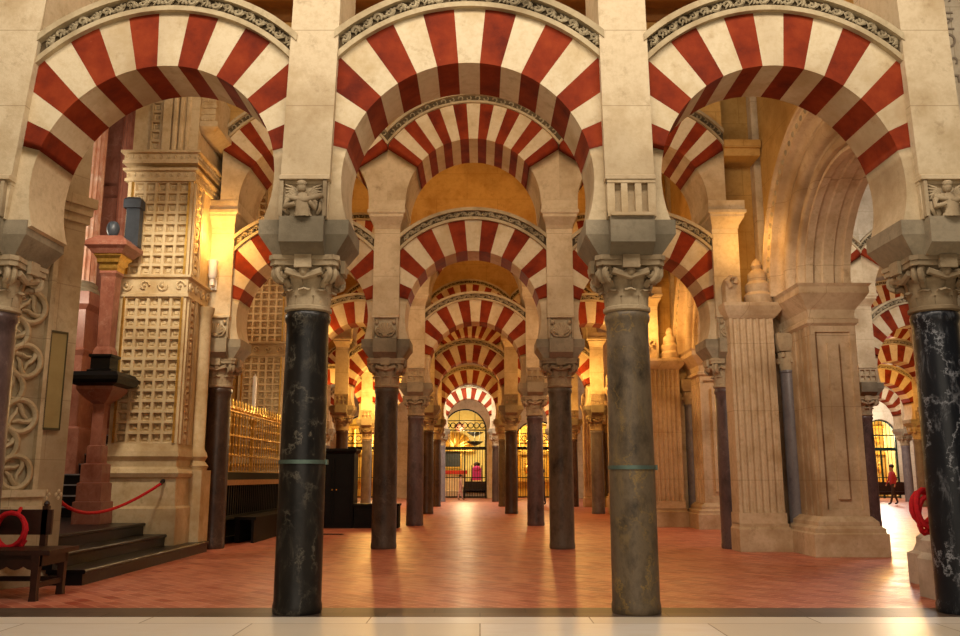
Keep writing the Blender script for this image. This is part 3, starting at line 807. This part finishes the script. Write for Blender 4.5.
for u in (.05, .2):
    for k in range(4):
        m.ball(F(u+.032*math.cos(k*PI/2), 1.0+.04*math.sin(k*PI/2), -.012), (.026,.026,.03), 7)
obj('moulded_bands', m, M['gothic'], o, smooth=False)
o2 = thing('information_board', 'tall narrow olive board leaning on the gothic tracery pier', 'board', F(.2, 1.75, .05))
m = MB(); fbox(m, .16, .36, 1.75, 2.9, .03, .06); m.v = [tuple(Vector(p)-F(.2,1.75,.05)) for p in m.v]; obj('panel', m, M['board'], o2, smooth=False)
m = MB(); fbox(m, .15, .37, 2.885, 2.91, .02, .07); fbox(m, .15, .37, 1.74, 1.765, .02, .07); fbox(m, .355, .37, 1.75, 2.9, .02, .07); fbox(m, .15, .162, 1.75, 2.9, .02, .07)
m.v = [tuple(Vector(p)-F(.2,1.75,.05)) for p in m.v]; obj('edge_frame', m, M['boardedge'], o2, smooth=False)

# ------------------------------------------------------------------ black steps and chancel
o = thing('marble_steps', 'low black marble steps rising to the left of the front arcade', 'steps', (-5, 11.5, 0))
for k, (x, ye) in enumerate(((-4.45, 14.4), (-4.8, 13.62), (-5.13, 13.4))):
    m = MB(); z = .17*(k+1); d = 0 if k == 0 else 0
    y0 = 9.95
    m.box(x-.42 if k < 2 else -9, x-.03, y0, ye, z-.17 if k else 0, z-.035)
    m.loft([((x-.45 if k < 2 else -9), x-.01, y0, ye, z-.045), ((x-.45 if k < 2 else -9), x, y0, ye, z-.035), ((x-.45 if k < 2 else -9), x, y0, ye, z-.012), ((x-.45 if k < 2 else -9), x-.012, y0, ye-.012, z)])
    q = obj('step', m, M['blackstep'], o, loc=(5, -11.5, 0), smooth=False)
m = MB(); m.box(-13.9, -6.1, 13.4, 22, 0, .5); struct('floor_chancel', m, M['blackstep'])
m = MB(); m.box(-13.9, -6.2, 21.5, 21.8, 0, CEIL); struct('wall_chancel', m, M['ochre'])
o = thing('marble_stairs', 'steep black marble stairs with pale nosings behind the tracery pier', 'stairs', (-7.3, 15.4, .5))
for k in range(9):
    m = MB(); z = k*.19; y = .2*k
    m.box(-.55,.55,y,2.6,z,z+.165); q = obj('step', m, M['blackstep'], o, smooth=False)
    m = MB(); m.box(-.55,.55,y-.03,y+.05,z+.165,z+.19); obj('nosing', m, M['lilac'], q, smooth=False)
# red marble pulpit stair end
o = thing('red_marble_pulpit', 'red marble pulpit post with ball finial and black shelf beside the latticed pier', 'pulpit', (-5.83, 13.1, .512)); o.scale = (.9225,)*3
dz = -.5
def P(prof, mat, name, cx=0, hy=None, parent=o):
    m = MB(); m.stack(cx, 0, [(a, (hy or a), z+dz) for a, z in prof]); return obj(name, m, mat, parent, smooth=False)
P([(.23,.5),(.23,.85),(.2,.86),(.2,1.15),(.17,1.16),(.17,1.45),(.12,1.47),(.12,1.75),(.09,1.76),(.09,2.46)], M['redplain'], 'stepped_base')
P([(.09,2.44),(.17,2.5),(.24,2.58),(.3,2.66),(.3,2.72)], M['redplain'], 'bracket')
P([(.28,2.72),(.4,2.76),(.43,2.82),(.43,2.88),(.38,2.95)], M['blackstep'], 'black_shelf')
P([(.2,2.95),(.2,3.0),(.16,3.02),(.16,3.2),(.19,3.22),(.19,3.26)], M['blackstep'], 'black_pedestal')
P([(.15,3.26),(.14,3.34),(.105,3.4),(.12,4.6),(.15,4.66),(.14,4.7)], M['redplain'], 'post')
P([(.13,4.68),(.16,4.74),(.15,4.8),(.19,4.84),(.19,4.9),(.23,4.95),(.23,5.0)], M['gold'], 'gilded_capital')
P([(.25,4.98),(.3,5.05),(.36,5.1),(.36,5.17),(.2,5.3)], M['redplain'], 'cap_slab')
m = MB(); m.lathe([(.05,5.28+dz),(.05,5.33+dz),(.075,5.36+dz),(.1,5.42+dz),(.11,5.48+dz),(.1,5.54+dz),(.07,5.59+dz),(.02,5.61+dz)],16,-.04,0); obj('ball_finial', m, M['doorgrey'], o)
m = MB(); m.box(.1,.34,.15,.3,5.2+dz,6.05+dz); m.loft([(.06,.36,.1,.32,5.9+dz),(.06,.36,.1,.32,6.05+dz),(.1,.32,.14,.3,6.1+dz)]); obj('dark_tablet', m, M['doorgrey'], o, smooth=False)
# red marble columns and retable
for k, (x, y, r, lab) in enumerate(((-8.07, 16.6, .34, 'great fluted red and white marble column behind the pulpit post'), (-7.42, 17.2, .24, 'darker red marble column between the great column and latticed pier'))):
    o = thing('red_marble_column', lab, 'column', (x, y, .5))
    m = MB(); pts = []
    n = 20
    prof = []
    for i in range(n*2):
        a = PI*i/n; rr = r if i % 2 else r*.93; prof.append((rr*math.cos(a), rr*math.sin(a)))
    m.prism(prof, 4.5, 9.15); obj('shaft', m, M['redmarble' if k == 0 else 'redplain'], o)
    m = MB(); m.lathe([(r*1.25,4.25),(r*1.3,4.3),(r*1.25,4.37),(r*1.1,4.41),(r*1.18,4.46),(r,4.52)],24); obj('base', m, M['impost'], o)
    m = MB(); m.stack(0,0,[(r*1.6,r*1.6,0),(r*1.6,r*1.6,1.6),(r*1.3,r*1.3,1.65),(r*1.3,r*1.3,3.0),(r*1.45,r*1.45,3.1),(r*1.3,r*1.3,3.15),(r*1.25,r*1.25,3.9),(r*1.5,r*1.5,4.0),(r*1.45,r*1.45,4.25)])
    obj('pedestal', m, M['redplain'], o, smooth=False)
o = thing('marble_retable', 'red marble retable wall with dark panel and gilt boss behind the columns', 'retable', (-8.1, 18.4, .5))
m = MB(); m.box(-2.2,1.9,.0,.5,0,9.1); m.box(-1.6,-.9,-.15,0,0,9.1); m.box(.55,.95,-.15,0,0,9.1); m.box(-2.2,1.9,-.25,0,4.0,4.3); m.box(-2.2,1.9,-.25,0,6.9,7.1); obj('retable_wall', m, M['redplain'], o, smooth=False)
m = MB(); m.box(-.6,.25,-.04,.02,1.9,3.7); obj('dark_panel', m, M['blackstep'], o, smooth=False)
m = MB(); m.ball((1.15,-.12,7.75),(.2,.12,.2),14); m.tube([(1.15+.26*math.cos(a),-.08,7.75+.26*math.sin(a)) for a in [2*PI*k/18 for k in range(18)]],.05,6,True); obj('gilt_boss', m, M['gold'], o)

# ------------------------------------------------------------------ bench and ropes
o = thing('wooden_bench', 'dark wooden bench with carved apron in the lower left corner', 'bench', (-4.85, 8.98, 0))
m = MB(); m.box(-.55,.6,-.3,.33,.44,.485); obj('seat', m, M['wood'], o, smooth=False)
m = MB()
ap = [(-.5,.44)]+[(-.5+1.0*k/24, .33-.035*abs(math.sin(k*PI/4))) for k in range(25)]+[(.5,.44)]
m.prism_y(ap, -.27, -.24); m.prism_y(ap, .26, .29); m.box(.47,.5,-.27,.29,.33,.44); obj('carved_apron', m, M['wood'], o, smooth=False)
for x, y in ((.46,-.26),(.46,.28),(-.46,-.26),(-.46,.28)):
    m = MB(); m.stack(x,y,[(.035,.035,0),(.03,.03,.1),(.035,.035,.3),(.038,.038,.44)]); obj('leg', m, M['wood'], o, smooth=False)
m = MB(); m.box(.445,.475,-.24,.26,.12,.17); m.box(-.475,-.445,-.24,.26,.12,.17); m.box(-.45,.45,.26,.29,.13,.18); obj('stretcher', m, M['wood'], o, smooth=False)
m = MB()
for x in (-.32,.22): m.box(x-.03,x+.03,.29,.35,.47,.9); m.ball((x,.32,.92),.033,8)
m.box(-.55,.30,.29,.325,.6,.86); obj('backrest', m, M['wood'], o, smooth=False)
m = MB()
def coil(m, c, r, n, ax, seed):
    rnd = random.Random(seed); pts = []
    for k in range(n*16):
        a = 2*PI*k/16; rr = r*(1+.06*math.sin(a*.37+seed)); off = .02*math.sin(a*.61+seed)
        pts.append((c[0]+rr*math.cos(a)*(1-.1*ax), c[1]-.02+off+.012*(k/16-n/2), c[2]+rr*1.1*math.sin(a)+.02*math.sin(a*.23)))
    m.tube(pts, .022, 8)
coil(m, (0,0,0), .165, 3, .1, 2)
m.tube([(-.14,.02,.1),(-.24,.03,.02),(-.28,.02,-.1),(-.34,.02,-.16)],.02,8); m.tube([(.05,.0,.17),(.03,.09,.23),(0,.14,.2)],.02,8)
tag(obj('rope_coil', m, M['rope'], loc=(-4.93, 9.2, .64)), 'coiled red rope hanging on the wooden bench back', 'rope')
o = thing('barrier_rope', 'red barrier rope slung in front of the latticed pier base', 'rope', (0,0,0))
m = MB(); P0, P1, P2 = Vector((-5.0,10.33,.93)), Vector((-5.45,12.2,.45)), Vector((-4.93,13.38,1.1))
m.tube([P0*(1-t)**2+P1*2*t*(1-t)+P2*t*t for t in [k/24 for k in range(25)]],.022,8); obj('rope', m, M['rope'], o)
m = MB(); m.tube([(-4.93,13.37,1.09),(-4.925,13.4,1.13),(-4.92,13.44,1.14)],.026,8); m.ball((-4.92,13.44,1.14),.035,8); obj('end_hook', m, M['steel'], o)
m = MB(); pts = []
for k in range(44):
    a = 2*PI*k/15; pts.append((.085*math.cos(a)*(1+.25*math.sin(a*.31)), .05*math.sin(a*.4), .16*math.sin(a)-.02+.05*math.sin(a*.27)))
m.tube(pts,.026,8); m.tube([(.06,0,.13),(.1,.02,.24),(.16,.05,.28)],.024,8)
m.tube([(-.02,-.02,-.2),(.08,0,-.24),(.16,.02,-.16)],.026,8)
tag(obj('rope_bundle', m, M['rope'], loc=(4.27,8.36,.9)), 'bundled red rope hanging beside the right front column', 'rope')

# ------------------------------------------------------------------ brass choir screen on the left
o = thing('brass_screen', 'gilded lattice screen on dark wooden panelling behind the left columns', 'screen', (-4.74, 18.05, 0))
y0, y1 = -2.3, 2.25
m = MB()
for k in range(22):
    y = y0+(y1-y0)*(k+.5)/22; m.tube([(0,y,1.3),(0,y,2.45)],.012,5)
    for j in range(6): m.ball((-.0,y,1.42+.19*j),(.022,.04,.042),6)
for z in (1.3,1.61,1.99,2.45): m.box(-.015,.015,y0,y1,z-.013,z+.013)
obj('lattice', m, M['gold'], o)
m = MB()
for k in range(20):
    y = y0+(y1-y0)*(k+.5)/20; m.lathe([(.03,2.46),(.045,2.5),(.02,2.56),(.03,2.6),(.005,2.68)],8,0,y)
    m.tube([(0,y-.1,2.48),(0,y-.05,2.55),(0,y,2.5),(0,y+.05,2.55),(0,y+.1,2.48)],.014,5)
obj('cresting', m, M['gold'], o)
m = MB(); m.box(-.1,.12,y0,y1,1.05,1.15); obj('ledge', m, M['tanwood'], o, smooth=False)
m = MB(); m.box(-.08,.05,y0,y1,1.15,1.29); m.box(-.08,.04,y0,y1,0,1.05)
for k in range(30): y = y0+(y1-y0)*(k+.5)/30; m.box(.04,.075,y-.03,y+.03,.5,1.05)
m.box(.04,.1,y0,y1,.42,.5); m.box(.04,.12,y0,y1,0,.12); obj('dark_panelling', m, M['blackwood'], o, smooth=False)
o = thing('choir_bench', 'long black pew below the gilded lattice screen', 'bench', (-4.36, 18.1, 0))
m = MB(); m.box(-.2,.2,-1.9,1.9,.42,.47); obj('seat', m, M['blackwood'], o, smooth=False)
m = MB(); m.box(.12,.17,-1.9,1.9,0,.42); m.box(-.18,-.1,-1.9,1.9,0,.42); obj('front_board', m, M['blackwood'], o, smooth=False)
m = MB(); m.lathe([(.045,0),(.045,.94),(.012,.97),(.006,1.0)],12); tag(obj('candle', m, M['wax'], loc=(-5.02,18.9,2.46)), 'tall white candle standing behind the gilded screen', 'candle')
m = MB(); m.lathe([(.14,0),(.14,.04),(.05,.08),(.04,1.2),(.05,2.3),(.1,2.4),(.1,2.46)],12); tag(obj('candle_stand', m, M['gold'], loc=(-5.02,18.9,0)), 'gilt stand under the tall white candle', 'stand')

# ------------------------------------------------------------------ dark cabinet by the third arcade
o = thing('dark_cabinet', 'tall black wooden cabinet standing in the left bay', 'cabinet', (-3.5, 21.2, 0))
m = MB(); m.box(-.46,.46,-.35,.35,0,1.78); obj('body', m, M['blackwood'], o, smooth=False)
m = MB(); m.loft([(-.47,.47,-.37,.36,1.76),(-.52,.52,-.42,.38,1.83),(-.52,.52,-.42,.38,1.88)]); obj('cornice', m, M['blackwood'], o, smooth=False)
for s in (-1,1):
    m = MB(); a, b = sorted((s*.02,s*.43)); m.box(a,b,-.37,-.345,.12,1.68); m.box(a+.06,b-.06,-.385,-.36,.25,.85); m.box(a+.06,b-.06,-.385,-.36,.98,1.58); d = obj('door', m, M['blackwood'], o, smooth=False)
    m = MB(); m.ball((s*.05,-.39,.9),.02,8); obj('handle', m, M['gold'], d)
o = thing('low_chest', 'low black wooden chest beside the tall black cabinet', 'chest', (-2.45, 21.1, 0))
m = MB(); m.box(-.56,.5,-.3,.25,0,.52); m.box(-.5,-.05,-.32,-.3,.1,.44); m.box(.02,.45,-.32,-.3,.1,.44); obj('body', m, M['blackwood'], o, smooth=False)
m = MB(); m.box(-.58,.52,-.33,.27,.52,.57); obj('lid', m, M['blackwood'], o, smooth=False)
m = MB(); m.box(-.3,.3,-.12,.12,0,.006)
for k in range(8): m.box(-.27+.07*k,-.23+.07*k,-.1,.1,.006,.014)
tag(obj('floor_grate', m, M['grate'], loc=(-3.2,18.6,.001)), 'small dark iron grate set in the tiles before the black cabinet', 'grate')

# ------------------------------------------------------------------ chapel gates, altar and people
def gate(cx, hw, sp, label, mat='iron', leaf_h=2.75, rings=True, bars=17):
    o = thing('iron_gate', label, 'gate', (cx, FW+.2, 0), 'iron chapel gates in the far wall')
    m = MB(); hw -= .03
    for s in (-1, 1): m.box(s*hw-.05, s*hw+.05, -.05, .05, 0, sp)
    m.ring(0, sp, hw-.05, hw+.05, -PI/2, PI/2, -.05, .05, 20)
    m.box(-hw,hw,-.06,.06,leaf_h,leaf_h+.18); m.box(-hw,hw,-.04,.04,sp,sp+.07); m.box(-hw,hw,-.04,.04,.03,.12); m.box(-.04,.04,-.05,.05,0,leaf_h)
    if rings: m.box(-hw*.9,hw*.9,-.04,.04,sp+.55,sp+.6)
    obj('frame', m, M[mat], o, smooth=False)
    m = MB()
    for k in range(bars):
        x = -hw+2*hw*(k+.5)/bars; top = sp+math.sqrt(max(0, hw*hw-x*x)); m.tube([(x,0,.05),(x,0,leaf_h if rings and k % 2 else top if not rings else sp)],.017,5)
    m.box(-hw,hw,-.02,.02,1.15,1.2)
    obj('bars', m, M[mat], o)
    if rings:
        m = MB()
        for k in range(7):
            x = -hw*.82+hw*1.64*k/6; m.tube([(x+.15*math.cos(a),0,sp+.3+.15*math.sin(a)) for a in [2*PI*q/14 for q in range(14)]],.03,5,True)
        obj('ring_frieze', m, M[mat], o)
gate(*OPEN[1], 'black iron gate with ring frieze closing the central chapel')
gate(*OPEN[0], 'black iron grille of the gilded chapel on the far left', bars=19)
gate(*OPEN[2], 'black iron grille of the gilded chapel right of the central one', bars=19)
gate(*OPEN[3], 'dark green glazed iron gate at the end of the right hand vista', 'greeniron', 2.7, False, 9)
def altarpiece(cx, y, w, label):
    o = thing('gilded_altarpiece', label, 'altarpiece', (cx, y, 0), 'gilded altarpieces in the far chapels')
    m = MB(); m.box(-w,w,0,.4,0,5.4); obj('back_panel', m, M['giltwall'], o, smooth=False)
    m = MB()
    for k in range(5):
        x = -w+.15+(2*w-.3)*k/4
        m.lathe([(.12,1.0),(.09,1.1),(.11,1.6),(.08,1.9),(.1,2.4),(.14,2.5)],10,x,-.12); m.lathe([(.12,2.8),(.09,2.9),(.1,3.6),(.08,3.9),(.13,4.1)],10,x,-.12)
    for z in (.9,2.55,4.15): m.box(-w,w,-.25,.0,z,z+.15)
    for k in range(4):
        for z in (1.7,3.4):
            x = -w+.15+(2*w-.3)*(k+.5)/4; m.ball((x,-.03,z+.3),(.09,.09,.12),8); m.ball((x,-.03,z),(.16,.1,.28),8)
    obj('gilded_order', m, M['gold'], o)
altarpiece(-6.6, 53.0, 2.4, 'gilded altarpiece behind the far left chapel grille')
altarpiece(3.3, 53.0, 1.9, 'gilded altarpiece behind the grille right of the central chapel')
altarpiece(23.2, 53.0, 1.9, 'gilded altarpiece behind the green gate at the right')
m = MB(); m.box(-3.2,1.0,50.9,55,0,.4); struct('floor_chapel', m, M['slabs'])
o = thing('altar', 'cream altar with red cloth edge inside the central chapel', 'altar', (-1.75, 52.4, .4))
m = MB(); m.box(-.9,.9,-.4,.4,0,1.1); obj('altar_block', m, M['altar'], o, smooth=False)
m = MB(); m.box(-.98,.98,-.46,.46,1.1,1.2); m.box(-.98,.98,-.46,-.44,.98,1.1); obj('altar_cloth', m, M['redcloth'], o, smooth=False)
o = thing('gilt_shell', 'golden half shell niche above the altar in the central chapel', 'shell', (-1.6, 54.6, 2.9))
m = MB()
for k in range(13):
    a = R(-84+14*k); m.tube([(0,-.3,.1),(.6*math.sin(a),-.35,.1+.55*math.cos(a)),(1.1*math.sin(a),-.15,.1+.95*math.cos(a))],[.04,.1,.14],8)
m.box(-1.2,1.2,-.4,.3,-.1,.08); obj('shell_fan', m, M['gold'], o)
o = thing('picture_panel', 'dark altar picture in the central chapel', 'painting', (-1.75, 54.8, 1.75))
m = MB(); m.box(-.6,.6,-.05,.1,0,1.2); obj('frame', m, M['gold'], o, smooth=False)
m = MB(); m.box(-.5,.5,-.08,-.04,.1,1.1); obj('canvas', m, M['doorgrey'], o, smooth=False)
o = thing('hanging_lamp', 'round bronze hanging lamp inside the central chapel', 'lamp', (-1.25, 52.0, 4.2))
m = MB(); m.lathe([(.05,-.3),(.2,-.22),(.3,-.05),(.32,.05),(.28,.15),(.12,.22),(.05,.3)],16); obj('bowl', m, M['redplain'], o)
m = MB(); m.tube([(0,0,.28),(0,0,CEIL-4.2)],.012,5); obj('chain', m, M['iron'], o)
for k,(zz,lab) in enumerate(((3.75,'upper of two dark dishes hung in the central chapel'),(3.15,'lower of two dark dishes hung in the central chapel'))):
    m = MB(); m.lathe([(.1,-.12),(.35,0),(.5,.1),(.5,.13),(.1,.05)],16); m.tube([(0,0,.05),(0,0,CEIL-zz)],.012,5); tag(obj('hanging_dish', m, M['iron'], loc=(-.3,52.0-1.1*k,zz)), lab, 'lamp', 'dark hanging dishes')
o = thing('armchair', 'magenta upholstered armchair inside the central chapel', 'chair', (-.2, 51.6, .4))
m = MB(); m.box(-.32,.32,-.3,.3,.42,.55); m.box(-.27,.27,.2,.28,.6,1.35); m.ball((0,.22,1.3),(.25,.05,.18),10); obj('cushions', m, M['magenta'], o)
m = MB(); m.box(-.33,-.28,.22,.3,0,1.5); m.box(.28,.33,.22,.3,0,1.5); m.ball((0,.26,1.55),(.2,.05,.15),8); obj('back_frame', m, M['wood'], o)
for sx in (-1,1):
    m = MB(); m.box(sx*.33-.03,sx*.33+.03,-.3,.22,.68,.73); m.box(sx*.33-.03,sx*.33+.03,-.3,-.25,.45,.7); obj('arm', m, M['wood'], o, smooth=False)
    m = MB(); m.box(sx*.3-.03,sx*.3+.03,-.3,-.24,0,.45); obj('leg', m, M['wood'], o, smooth=False)
def pew(loc, w, label, g):
    o = thing('pew', label, 'bench', loc, g)
    m = MB(); m.box(-w,w,-.2,.2,.42,.47); obj('seat', m, M['wood'], o, smooth=False)
    m = MB(); m.box(-w,w,.2,.25,.3,.95); obj('backrest', m, M['wood'], o, smooth=False)
    for s in (-1,1): m = MB(); m.box(s*w-.04,s*w+.04,-.22,.25,0,.65); obj('end_panel', m, M['wood'], o, smooth=False)
pew((-.2,50.7,0), .75, 'dark pew just behind the central chapel gate', 'dark pews at the back')
pew((20.9,44.4,0), 1.0, 'dark pew in front of the green gate on the right', 'dark pews at the back')

def person(label, loc, H, top, bottom, rz, stride):
    k = H/1.75
    me = bpy.data.meshes.new('body'); V = [(0,0,.95),(0,0,1.15),(0,0,1.38),(0,-.01,1.5),(0,-.02,1.6),(0,-.02,1.7),
        (.1,0,.9),(.11,-stride*.4,.5),(.11,-stride,.08),(.11,-stride-.14,.03),(-.1,0,.9),(-.11,stride*.5,.5),(-.11,stride*1.1,.1),(-.11,stride*1.1-.14,.04),
        (.18,0,1.4),(.24,.06,1.12),(.25,-.02,.86),(.25,-.05,.77),(-.18,0,1.4),(-.24,-.05,1.12),(-.24,-.16,.9),(-.24,-.2,.82)]
    E = [(0,1),(1,2),(2,3),(3,4),(4,5),(0,6),(6,7),(7,8),(8,9),(0,10),(10,11),(11,12),(12,13),(2,14),(14,15),(15,16),(16,17),(2,18),(18,19),(19,20),(20,21)]
    rad = [.15,.14,.16,.055,.09,.085,.095,.065,.045,.04,.095,.065,.045,.04,.065,.05,.035,.035,.065,.05,.035,.035]
    me.from_pydata([Vector(v)*k for v in V], E, []); me.update()
    o = bpy.data.objects.new('person', me); COL.objects.link(o)
    md = o.modifiers.new('skin','SKIN'); sv = me.skin_vertices[0].data
    for i, r in enumerate(rad): sv[i].radius = (r*k, r*.8*k); sv[i].use_root = (i == 0)
    o.modifiers.new('sub','SUBSURF').levels = 1
    dg = bpy.context.evaluated_depsgraph_get(); dg.update(); nm = bpy.data.meshes.new_from_object(o.evaluated_get(dg))
    nm.name = 'person_body'
    nm.materials.clear()
    for x in ('skin', top, bottom, 'iron'): nm.materials.append(M[x])
    for p in nm.polygons:
        z = p.center.z/k; ax = abs(p.center.x)/k
        p.material_index = 0 if z > 1.46 or (z < .9 and ax > .2) else 1 if z > .93 else 2 if z > .1 else 3
        p.use_smooth = True
    o.modifiers.clear(); o.data = nm; bpy.data.meshes.remove(me)
    o.location = loc; o.rotation_euler.z = rz; tag(o, label, 'person')
    m = MB(); m.ball((0,.02*k,1.70*k),(.1*k,.11*k,.1*k),10); obj('hair', m, M['hair'], o)
person('person in faded pink clothes walking before the central chapel gate', (-1.05,46.5,0), 1.32, 'pink', 'pink', PI/2, .16)
person('person in dark navy clothes standing between the right aisle columns', (2.72,37.5,0), 1.5, 'navy', 'navy', -PI/2, .12)
person('person in a red shirt walking past the pew on the right', (18.2,38.2,0), 1.72, 'redshirt', 'darktrouser', -PI/2, .2)

# ------------------------------------------------------------------ lamps and added fill lights
def light(name, kind, loc, power, color, rot=None, size=.15, spot=None, sy=None):
    d = bpy.data.lights.new(name, kind); d.energy = power; d.color = color
    if kind == 'AREA':
        d.size = size
        if sy: d.shape = 'RECTANGLE'; d.size_y = sy
    else: d.shadow_soft_size = size
    if kind == 'SPOT': d.spot_size = R(spot or 90); d.spot_blend = .6
    o = bpy.data.objects.new(name, d); COL.objects.link(o); o.location = loc
    if rot: o.rotation_euler = [R(a) for a in rot]
    return o
WARM, AMBER, DAY = (1, .74, .42), (1, .54, .14), (1, .94, .87)
def fixture(loc, label, rz=0):
    o = thing('spotlight', label, 'lamp', loc, 'small uplights on the stone', rz)
    m = MB(); m.lathe([(.05,-.02),(.07,.02),(.075,.2),(.085,.28),(.085,.3),(.06,.29)],14); obj('lamp_body', m, M['white'], o)
    m = MB(); m.box(-.03,.03,-.02,.14,-.14,.02); m.box(-.045,.045,.1,.14,-.2,-.02); obj('bracket', m, M['white'], o, smooth=False)
    m = MB(); m.lathe([(.07,.285),(.07,.295)],14); obj('lens', m, M['lens'], o)
fixture((-4.66,14.42,4.62), 'white uplight fixed to the pale pier beside the latticed pier')
light('uplight','POINT',(-4.5,14.1,5.3),30,AMBER,size=.06)

# front arcade: unseen area lights added overhead and behind the camera
light('nave_fill','AREA',(0,3.9,7.7),390,(1,.88,.74),(52,0,0),11,sy=1.2)
light('nave_fill','AREA',(0,-3.5,3.2),160,(1,.86,.68),(92,0,0),9,sy=4)
# naves behind: unseen point lights added between the arcades
for r, p in ((0,36),(1,62),(2,34),(3,10),(4,24)):
    y = ROW[r]+3.6
    for x, q in ((-3.1,.8),(-.12,1.0),(2.9,.8)):
        light('nave_fill','POINT',(x,y+(.6 if r in (1,2) else 0),8.7 if r in (1,2) else 7.6),p*q*.75,AMBER,size=.35)
        light('nave_fill','POINT',(x,y-.5,4.7),p*q*.12,(1,.58,.2),size=.3)
def aimed(loc, to, power, color, cone, size=.3):
    o = light('fill_spot','SPOT',loc,power,color,size=size,spot=cone)  # unseen spots added to brighten chosen piers, arch and columns
    o.rotation_euler = (Vector(to)-Vector(loc)).to_track_quat('-Z','Y').to_euler()
aimed((2.0,9.6,4.2),(5.2,13.6,2.2),330,(1,.86,.7),62)
aimed((2.4,9.4,3.2),(5.4,12.0,5.6),110,(1,.8,.6),60)
light('nave_fill','POINT',(-1.8,10.4,7.6),42,(1,.72,.45),size=.4)  # further unseen lights added for the second and third arcades
light('nave_fill','POINT',(1.2,10.8,6.0),26,(1,.78,.55),size=.4)
light('nave_fill','POINT',(-.3,18.6,5.0),55,(1,.7,.44),size=.5)
for x, y, z, p in ((4.55,14.1,5.2,12),(4.3,21.0,4.9,30),(4.2,18.4,4.4,60),(4.4,27.6,4.4,50),
                   (-3.9,ROW[2]-.8,4.5,30),(-3.2,ROW[3]-.9,4.1,120),(-3.6,ROW[4]-.9,4.0,160),(-4.3,ROW[4]-2,4.6,150),(-6.0,ROW[4]-1,4.2,140),(-3.4,ROW[5]-.9,4.0,70),
                   (3.3,ROW[2]-.8,4.6,20),(3.0,ROW[3]-.9,4.2,110),(2.6,ROW[4]-.9,4.2,130),(2.6,ROW[5]-.9,4.2,50),(-.7,46.6,2.9,70)):
    light('uplight','POINT',(x,y,z),p,AMBER,size=.1)
for y, z in ((16.6,3.0),(19.2,3.0)): light('screen_fill','POINT',(-4.0,y,z),16,WARM,size=.1)  # unseen lights added to make the gilded lattice glitter
light('bay_fill','AREA',(-.5,39.6,6.6),320,DAY,(20,0,0),3)  # unseen area light added before the sixth arcade, standing in for daylight
# right hand naves: added point lights, white standing in for daylight, others amber
for y, x, z, p, c in ((17.5,9.2,6.2,380,DAY),(24,10.6,5.6,90,DAY),(25.8,12.6,4.4,220,AMBER),(33,15.8,4.4,360,AMBER),(39.5,17.5,5.2,620,DAY),(46.5,21.5,5,700,DAY)):
    light('bay_fill','POINT',(x,y,z),p,c,size=.6)
light('chapel_lamp','POINT',(-.9,51.3,3.6),260,(1,.85,.5),size=.3)
light('chapel_lamp','POINT',(-6.6,51.3,3.6),300,(1,.75,.35),size=.3)
light('chapel_lamp','POINT',(3.3,51.3,3.6),300,(1,.75,.35),size=.3)
light('chapel_lamp','POINT',(23.2,51.3,3.6),300,(1,.85,.6),size=.3)
aimed((-4.6,10.2,6.6),(-5.5,13.6,3.6),560,(1,.86,.66),50)
aimed((-5.6,10.9,5.4),(-7.9,16.4,6.2),420,(1,.88,.74),46)
light('chancel_fill','POINT',(-8.6,14.2,5.0),160,(1,.86,.66),size=.3)  # unseen lights added to brighten the chancel
light('chancel_fill','POINT',(-7.5,19.5,6.0),120,WARM,size=.4)

w = bpy.data.worlds.new('world'); sc.world = w; w.use_nodes = True
bg = w.node_tree.nodes['Background']; bg.inputs[0].default_value = (1,.88,.72,1); bg.inputs[1].default_value = .04

# ------------------------------------------------------------------ camera
cd = bpy.data.cameras.new('camera'); cd.sensor_width = 36; cd.lens = 850/960*36; cd.clip_end = 200
co = bpy.data.objects.new('camera', cd); COL.objects.link(co); co.location = (0,0,1.2); co.rotation_euler = (R(90+10.6),0,0)
sc.camera = co
sc.view_settings.view_transform = 'Standard'; sc.view_settings.look = 'None'; sc.view_settings.gamma = 1
sc.view_settings.exposure = .42
sc.cycles.use_denoising = True
